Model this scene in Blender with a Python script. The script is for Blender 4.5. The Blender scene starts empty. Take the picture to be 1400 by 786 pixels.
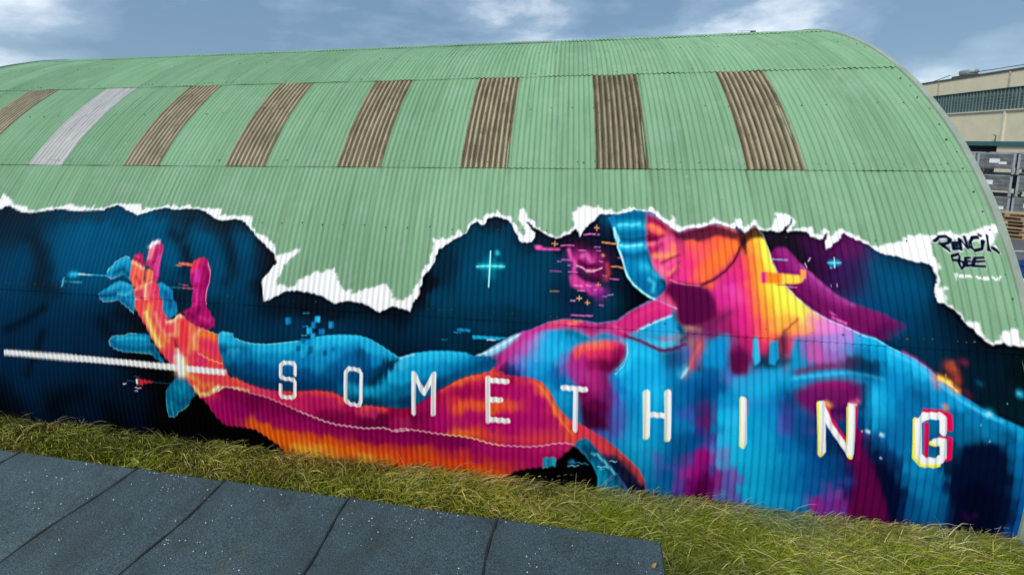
import bpy, bmesh, math, random
import numpy as np
from mathutils import Matrix, Vector

random.seed(7)
rng = np.random.default_rng(11)
R2 = math.radians
scene = bpy.context.scene
COL = scene.collection

# ------------------------------------------------------------------ camera
CAM_H = 4.1783
cd = bpy.data.cameras.new("camera")
cd.sensor_width = 36.0
cd.lens = 534.67 / 1400.0 * 36.0
cd.shift_y = -143.0 / 1400.0        # the photograph is the lower part of a taller frame
cd.clip_start = 0.05
cd.clip_end = 3000.0
cam = bpy.data.objects.new("camera", cd)
COL.objects.link(cam)
PITCH, YAW, ROLL = 0.1105, -0.1464, -0.0039
fwd = Vector((math.sin(YAW) * math.cos(PITCH), math.cos(YAW) * math.cos(PITCH), -math.sin(PITCH)))
rgt = Vector((math.cos(YAW), -math.sin(YAW), 0.0))
upv = rgt.cross(fwd)
r2v = rgt * math.cos(ROLL) + upv * math.sin(ROLL)
u2v = -rgt * math.sin(ROLL) + upv * math.cos(ROLL)
mw = Matrix((r2v, u2v, -fwd)).transposed().to_4x4()
mw.translation = Vector((0.0, 0.0, CAM_H))
cam.matrix_world = mw
scene.camera = cam

# ------------------------------------------------------------------ sky
SUN_EL, SUN_AZ = R2(45), R2(216)          # azimuth clockwise from +Y: behind the camera, to its left
world = bpy.data.worlds.new("World")
scene.world = world
world.use_nodes = True
wn, wl = world.node_tree.nodes, world.node_tree.links
wn.clear()
sky = wn.new("ShaderNodeTexSky")
sky.sky_type = 'NISHITA'
sky.sun_disc = False
sky.sun_elevation = SUN_EL
sky.sun_rotation = SUN_AZ
sky.air_density = 1.0
sky.dust_density = 1.0
tc = wn.new("ShaderNodeTexCoord")
mp = wn.new("ShaderNodeMapping")
mp.inputs["Scale"].default_value = (1.0, 1.0, 2.4)
mp.inputs["Rotation"].default_value = (0.0, 0.0, R2(7))
mp.inputs["Location"].default_value = (0.9, 0.35, 1.6)
n1 = wn.new("ShaderNodeTexNoise")
n1.inputs["Scale"].default_value = 2.3
n1.inputs["Detail"].default_value = 7.0
n1.inputs["Roughness"].default_value = 0.56
n1.inputs["Distortion"].default_value = 0.25
ramp = wn.new("ShaderNodeValToRGB")
ramp.color_ramp.elements[0].position = 0.40
ramp.color_ramp.elements[0].color = (1.0, 1.72, 2.55, 1)
ramp.color_ramp.elements[1].position = 0.64
ramp.color_ramp.elements[1].color = (6.0, 6.4, 6.8, 1)
e = ramp.color_ramp.elements.new(0.50)
e.color = (1.75, 2.55, 3.45, 1)
mixw = wn.new("ShaderNodeMixRGB")
mixw.inputs[0].default_value = 0.82
bg = wn.new("ShaderNodeBackground")
bg.inputs["Strength"].default_value = 0.08
wo = wn.new("ShaderNodeOutputWorld")
wl.new(tc.outputs["Generated"], mp.inputs["Vector"])
wl.new(mp.outputs[0], n1.inputs["Vector"])
wl.new(n1.outputs["Fac"], ramp.inputs[0])
wl.new(sky.outputs[0], mixw.inputs[1])
wl.new(ramp.outputs[0], mixw.inputs[2])
wl.new(mixw.outputs[0], bg.inputs["Color"])
wl.new(bg.outputs[0], wo.inputs["Surface"])

# ------------------------------------------------------------------ sun behind thin cloud
sd = bpy.data.lights.new("sun", 'SUN')
sd.energy = 1.5
sd.angle = R2(14)
sd.color = (1.0, 0.95, 0.87)
sun = bpy.data.objects.new("sun", sd)
COL.objects.link(sun)
sdir = Vector((math.sin(SUN_AZ) * math.cos(SUN_EL), math.cos(SUN_AZ) * math.cos(SUN_EL), math.sin(SUN_EL)))
sun.rotation_euler = sdir.to_track_quat('Z', 'Y').to_euler()
sun.location = (-6, -12, 20)

vs = scene.view_settings
vs.view_transform = 'Standard'
vs.look = 'None'
vs.exposure = 1.1
vs.gamma = 1.0
vs.use_curve_mapping = False
try:
    scene.cycles.use_denoising = True
    scene.cycles.max_bounces = 6
except Exception:
    pass

# ------------------------------------------------------------------ helpers
def lin(h):
    c = [int(h[i:i + 2], 16) / 255.0 for i in (1, 3, 5)]
    return tuple(x / 12.92 if x <= .04045 else ((x + .055) / 1.055) ** 2.4 for x in c)

def tag(o, label=None, cat=None, group=None, kind=None):
    if label: o["label"] = label
    if cat: o["category"] = cat
    if group: o["group"] = group
    if kind: o["kind"] = kind
    return o

def empty(name, loc=(0, 0, 0), rz=0.0):
    o = bpy.data.objects.new(name, None)
    o.empty_display_size = 0.2
    COL.objects.link(o)
    o.location = loc
    o.rotation_euler = (0, 0, rz)
    return o

def link(name, me, m=None, parent=None, loc=(0, 0, 0), rot=(0, 0, 0)):
    o = bpy.data.objects.new(name, me)
    COL.objects.link(o)
    if m is not None and not me.materials:
        me.materials.append(m)
    if parent: o.parent = parent
    o.location = loc
    o.rotation_euler = rot
    return o

def fast_mesh(name, V, F, smooth=True):
    """V (n,3), F (m,4) or (m,3) arrays"""
    me = bpy.data.meshes.new(name)
    V = np.ascontiguousarray(V, dtype=np.float32)
    F = np.ascontiguousarray(F, dtype=np.int32)
    k = F.shape[1]
    me.vertices.add(len(V)); me.vertices.foreach_set("co", V.ravel())
    me.loops.add(F.size); me.loops.foreach_set("vertex_index", F.ravel())
    me.polygons.add(len(F))
    me.polygons.foreach_set("loop_start", np.arange(0, F.size, k, dtype=np.int32))
    me.polygons.foreach_set("loop_total", np.full(len(F), k, dtype=np.int32))
    me.polygons.foreach_set("use_smooth", np.full(len(F), smooth, dtype=bool))
    me.update(calc_edges=True)
    return me

class MB:
    """collects shapes, builds one mesh"""
    def __init__(s): s.bm = bmesh.new()
    def box(s, x0, x1, y0, y1, z0, z1, M=None):
        vs = [s.bm.verts.new(Vector(p)) for p in ((x0, y0, z0), (x1, y0, z0), (x1, y1, z0), (x0, y1, z0),
              (x0, y0, z1), (x1, y0, z1), (x1, y1, z1), (x0, y1, z1))]
        if M is not None:
            for v in vs: v.co = M @ v.co
        for f in ((3, 2, 1, 0), (4, 5, 6, 7), (0, 1, 5, 4), (1, 2, 6, 5), (2, 3, 7, 6), (3, 0, 4, 7)):
            s.bm.faces.new([vs[i] for i in f])
        return s
    def tube(s, pts, r, n=8):
        rings = []
        pts = [Vector(p) for p in pts]
        for i, p in enumerate(pts):
            d = (pts[min(i + 1, len(pts) - 1)] - pts[max(i - 1, 0)]).normalized()
            a = d.cross(Vector((0, 0, 1)))
            if a.length < 1e-3: a = Vector((1, 0, 0))
            a.normalize(); b = d.cross(a)
            rr = r[i] if isinstance(r, (list, tuple)) else r
            rings.append([s.bm.verts.new(p + a * math.cos(2 * math.pi * k / n) * rr + b * math.sin(2 * math.pi * k / n) * rr) for k in range(n)])
        for A, B in zip(rings[:-1], rings[1:]):
            for k in range(n):
                s.bm.faces.new((A[k], A[(k + 1) % n], B[(k + 1) % n], B[k]))
        s.bm.faces.new(rings[0][::-1]); s.bm.faces.new(rings[-1])
        return s
    def mesh(s, name, bevel=0.0):
        bmesh.ops.recalc_face_normals(s.bm, faces=s.bm.faces)
        if bevel:
            bmesh.ops.bevel(s.bm, geom=s.bm.edges[:], offset=bevel, segments=1, affect='EDGES', clamp_overlap=True)
        me = bpy.data.meshes.new(name)
        s.bm.to_mesh(me); s.bm.free()
        return me
    def build(s, name, m, parent=None, loc=(0, 0, 0), rot=(0, 0, 0), bevel=0.0):
        return link(name, s.mesh(name, bevel), m, parent, loc, rot)

# ------------------------------------------------------------------ materials
def mat(name):
    m = bpy.data.materials.new(name)
    m.use_nodes = True
    nt = m.node_tree
    return m, nt, nt.nodes["Principled BSDF"]

def noise(nt, scale, detail=4, rough=.55, vec=None, dist=0.0):
    n = nt.nodes.new("ShaderNodeTexNoise")
    n.inputs["Scale"].default_value = scale
    n.inputs["Detail"].default_value = detail
    n.inputs["Roughness"].default_value = rough
    n.inputs["Distortion"].default_value = dist
    if vec is not None: nt.links.new(vec, n.inputs["Vector"])
    return n.outputs["Fac"]

def coords(nt, scale=(1, 1, 1), kind="Object"):
    t = nt.nodes.new("ShaderNodeTexCoord")
    mpn = nt.nodes.new("ShaderNodeMapping")
    mpn.inputs["Scale"].default_value = scale
    nt.links.new(t.outputs[kind], mpn.inputs[0])
    return mpn.outputs[0]

def ramp_n(nt, fac, stops):
    r = nt.nodes.new("ShaderNodeValToRGB")
    el = r.color_ramp.elements
    el[0].position, el[0].color = stops[0][0], (*stops[0][1], 1)
    el[1].position, el[1].color = stops[-1][0], (*stops[-1][1], 1)
    for p, c in stops[1:-1]:
        x = el.new(p); x.color = (*c, 1)
    nt.links.new(fac, r.inputs[0])
    return r.outputs[0]

def mix(nt, fac, a, b, mode='MIX'):
    n = nt.nodes.new("ShaderNodeMixRGB")
    n.blend_type = mode
    for i, v in ((0, fac), (1, a), (2, b)):
        if hasattr(v, "is_output"): nt.links.new(v, n.inputs[i])
        elif i == 0: n.inputs[0].default_value = v
        else: n.inputs[i].default_value = (*v, 1)
    return n.outputs[0]

def bump(nt, bsdf, h, strength=.3, dist=.01):
    b = nt.nodes.new("ShaderNodeBump")
    b.inputs["Strength"].default_value = strength
    b.inputs["Distance"].default_value = dist
    nt.links.new(h, b.inputs["Height"])
    nt.links.new(b.outputs[0], bsdf.inputs["Normal"])

def simple(name, col, rough=.7, var=.25, sc=6.0, metal=0.0, bmp=.15):
    m, nt, b = mat(name)
    v = coords(nt)
    f = noise(nt, sc, 5, .6, v)
    lo = tuple(c * (1 - var) for c in col); hi = tuple(min(1, c * (1 + var)) for c in col)
    nt.links.new(ramp_n(nt, f, [(.3, lo), (.7, hi)]), b.inputs["Base Color"])
    b.inputs["Roughness"].default_value = rough
    b.inputs["Metallic"].default_value = metal
    if bmp: bump(nt, b, noise(nt, sc * 8, 3, .6, v), bmp, .004)
    return m

# ------------------------------------------------------------------ spray-paint raster in wall metres (u along the hangar, s up the sheet)
def srgb2lin(h):
    c=np.array([int(h[i:i+2],16) for i in (1,3,5)])/255.0
    return np.where(c<=.04045,c/12.92,((c+.055)/1.055)**2.4)
class Mural:
    def __init__(s,u0,u1,s0,s1,du):
        s.u0,s.s0,s.du=u0,s0,du
        s.nu=int((u1-u0)/du)+1; s.ns=int((s1-s0)/du)+1
        s.rgb=np.full((s.ns,s.nu,3),.88,np.float32); s.a=np.zeros((s.ns,s.nu),np.float32)
        s.clip=None; s.reg={}
    def box(s,P,mu,ms):
        i0=max(0,int((P[:,0].min()-mu-s.u0)/s.du)); i1=min(s.nu,int((P[:,0].max()+mu-s.u0)/s.du)+2)
        j0=max(0,int((P[:,1].min()-ms-s.s0)/s.du)); j1=min(s.ns,int((P[:,1].max()+ms-s.s0)/s.du)+2)
        return i0,i1,j0,j1
    def fill(s,P,fu,fs):
        i0,i1,j0,j1=s.box(P,2*fu+.02,2*fs+.02)
        if i1<=i0 or j1<=j0: return None
        SS=2
        U=s.u0+s.du*(i0+(np.arange((i1-i0)*SS)+.5)/SS-.5)
        W=np.zeros(((j1-j0),(i1-i0)),np.float32)
        Q=np.roll(P,-1,0)
        for jj in range((j1-j0)*SS):
            y=s.s0+s.du*(j0+(jj+.5)/SS-.5)
            c=(P[:,1]<=y)!=(Q[:,1]<=y)
            if not c.any(): continue
            A,B=P[c],Q[c]
            xs=np.sort(A[:,0]+(y-A[:,1])*(B[:,0]-A[:,0])/(B[:,1]-A[:,1]))
            inside=(np.searchsorted(xs,U)&1).astype(np.float32)
            W[jj//SS]+=inside.reshape(-1,SS).mean(1)/SS
        for ax,f in ((1,fu),(0,fs)):
            n=int(round(f/s.du))
            if n>0:
                for _ in range(2):
                    Z=np.concatenate([np.repeat(np.take(W,[0],ax),n+1,ax),W,np.repeat(np.take(W,[-1],ax),n,ax)],ax)
                    C=np.cumsum(Z,ax,dtype=np.float64); m=W.shape[ax]
                    W=((np.take(C,np.arange(2*n+1,2*n+1+m),ax)-np.take(C,np.arange(0,m),ax))/(2*n+1)).astype(np.float32)
        return i0,i1,j0,j1,W
    def stroke(s,P,ru,rs,soft):
        i0,i1,j0,j1=s.box(P,ru*(2.3 if soft else 1.2)+.01,rs*(2.3 if soft else 1.2)+.01)
        if i1<=i0 or j1<=j0: return None
        X=(s.u0+s.du*np.arange(i0,i1))/ru; Y=(s.s0+s.du*np.arange(j0,j1))/rs
        X,Y=np.meshgrid(X,Y); D=np.full(X.shape,1e9)
        T=P/np.array([ru,rs])
        if len(T)==1: T=np.repeat(T,2,0)
        for A,B in zip(T[:-1],T[1:]):
            d=B-A; L=(d*d).sum()+1e-12
            t=np.clip(((X-A[0])*d[0]+(Y-A[1])*d[1])/L,0,1)
            D=np.minimum(D,(X-A[0]-t*d[0])**2+(Y-A[1]-t*d[1])**2)
        D=np.sqrt(D)
        if soft: W=np.exp(-(D/.95)**2)
        else:
            e=s.du/min(ru,rs)*.6; W=np.clip((1-D)/(2*e)+.5,0,1)
        return i0,i1,j0,j1,W.astype(np.float32)
    def put(s,R,col,al,paint_alpha=False):
        if R is None: return
        i0,i1,j0,j1,W=R; W=W*al
        if s.clip is not None: W=W*s.clip[j0:j1,i0:i1]
        s.rgb[j0:j1,i0:i1]=s.rgb[j0:j1,i0:i1]*(1-W[...,None])+W[...,None]*col.astype(np.float32)
        if s.clip is None: s.a[j0:j1,i0:i1]=np.maximum(s.a[j0:j1,i0:i1],W)
    def run(s,ops):
        for o in ops:
            k=o[0]
            if k=='C': s.clip=s.reg.get(o[1])
            elif k=='R':
                s.clip=None; pp=np.array(o[5])
                if o[1] in ('white','dark'):       # ragged torn edge
                    rg=np.random.default_rng(4); a=np.roll(pp,-1,0); n=np.stack([-(a-pp)[:,1],(a-pp)[:,0]],-1); ln=np.linalg.norm(n,axis=1,keepdims=True)
                    n=n/(ln+1e-9); am=np.minimum(ln*.12,.014 if o[1]=='white' else .006)*(ln<1.2)
                    pp=np.stack([pp]+[pp+(a-pp)*t+n*am*rg.normal(0,1,(len(pp),1)) for t in (.2,.4,.6,.8)],1).reshape(-1,2)
                R=s.fill(pp,o[3],o[4]); s.put(R,srgb2lin(o[2]),1)
                m=np.zeros((s.ns,s.nu),np.float32); m[R[2]:R[3],R[0]:R[1]]=R[4]; s.reg[o[1]]=m; s.clip=m
            elif k=='S':
                R=s.fill(np.array(o[5]),o[3],o[4]); m=np.zeros((s.ns,s.nu),np.float32); m[R[2]:R[3],R[0]:R[1]]=R[4]
                m*=s.reg[o[2]]; s.reg[o[1]]=m; s.clip=m
            elif k=='G':
                P=np.array([x[:2] for x in o[1]]); K=np.array([srgb2lin(x[2])**(1/2.2) for x in o[1]])
                jj,ii=np.nonzero(s.clip>.003); i0,i1,j0,j1=ii.min(),ii.max()+1,jj.min(),jj.max()+1
                T=2; gx=np.arange(i0,i1+T,T); gy=np.arange(j0,j1+T,T)
                X,Y=np.meshgrid(s.u0+s.du*gx,s.s0+s.du*gy); kk=np.floor(X/.07625); hs=np.sin(kk*12.9898)*43758.5453; hs=hs-np.floor(hs)-.5; Y=Y+.06*hs; X=X+(.020+.045*np.abs(hs))*np.sin(2*np.pi*X/.07625+1.2)+.03*hs
                N=np.zeros(X.shape+(3,)); D=np.zeros(X.shape)
                for p,c in zip(P,K):
                    w=1/((X-p[0])**2+(Y-p[1])**2+.0025)**2.7; N+=w[...,None]*c; D+=w
                N/=D[...,None]
                fi=(np.arange(i0,i1)-i0)/T; fj=(np.arange(j0,j1)-j0)/T
                a=fi.astype(int); b=fj.astype(int); fa=(fi-a)[None,:,None]; fb=(fj-b)[:,None,None]
                b2=np.minimum(b+1,len(gy)-1); a2=np.minimum(a+1,len(gx)-1)
                C=(N[b][:,a]*(1-fa)+N[b][:,a2]*fa)*(1-fb)+(N[b2][:,a]*(1-fa)+N[b2][:,a2]*fa)*fb
                W=s.clip[j0:j1,i0:i1,None]; s.rgb[j0:j1,i0:i1]=s.rgb[j0:j1,i0:i1]*(1-W)+W*(C**2.2)
            elif k=='P': s.put(s.fill(np.array(o[5]),o[2],o[3]),srgb2lin(o[1]),o[4])
            elif k=='B': s.put(s.stroke(np.array(o[5]),o[2],o[3],True),srgb2lin(o[1]),o[4])
            elif k=='L': s.put(s.stroke(np.array(o[4]),o[2],o[3],False),srgb2lin(o[1]),1)
    def crispen(s,r,k):
        n=int(round(r/s.du)); B=s.rgb.copy()
        for _ in range(2):
            for ax in (0,1):
                Z=np.concatenate([np.repeat(np.take(B,[0],ax),n+1,ax),B,np.repeat(np.take(B,[-1],ax),n,ax)],ax)
                C=np.cumsum(Z,ax,dtype=np.float64); q=B.shape[ax]
                B=((np.take(C,np.arange(2*n+1,2*n+1+q),ax)-np.take(C,np.arange(0,q),ax))/(2*n+1)).astype(np.float32)
        s.rgb=np.clip(s.rgb+k*np.clip(s.rgb-B,-.25,.2),0.0005,.92)
    def sample(s,u,v):
        x=np.clip((u-s.u0)/s.du,0,s.nu-1.001); y=np.clip((v-s.s0)/s.du,0,s.ns-1.001)
        i=x.astype(int); j=y.astype(int); fx=(x-i)[...,None]; fy=(y-j)[...,None]
        A=np.concatenate([s.rgb,s.a[...,None]],-1) if not hasattr(s,'A') else s.A
        s.A=A
        return (A[j,i]*(1-fx)+A[j,i+1]*fx)*(1-fy)+(A[j+1,i]*(1-fx)+A[j+1,i+1]*fx)*fy

def parse_mural(txt):
    """each line: operation, colour, soft edge in metres, then points as millimetres along the wall, millimetres up the sheet"""
    ops = []
    for ln in txt.strip().split('\n'):
        if ln[0] == 'C':
            v = ln.split()[1]; ops.append(('C', None if v == '-' else v)); continue
        hd, tl = ln.split(' : ') if ' : ' in ln else ln.split(': '); hd = hd.split()
        if hd[0] == 'G':
            g = []
            for w in tl.split():
                a, b, c = w.split(','); g.append((int(a) / 1000, int(b) / 1000, c))
            ops.append(('G', g)); continue
        pt = [tuple(int(x) / 1000 for x in w.split(',')) for w in tl.split()]
        f = lambda *i: [float(hd[j]) for j in i]
        if hd[0] == 'R': ops.append(('R', hd[1], hd[2], *f(3, 4), pt))
        elif hd[0] == 'S': ops.append(('S', hd[1], hd[2], *f(3, 4), pt))
        elif hd[0] in 'PB': ops.append((hd[0], hd[1], *f(2, 3, 4), pt))
        elif hd[0] == 'L': ops.append(('L', hd[1], *f(2, 3), pt))
    return ops

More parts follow.
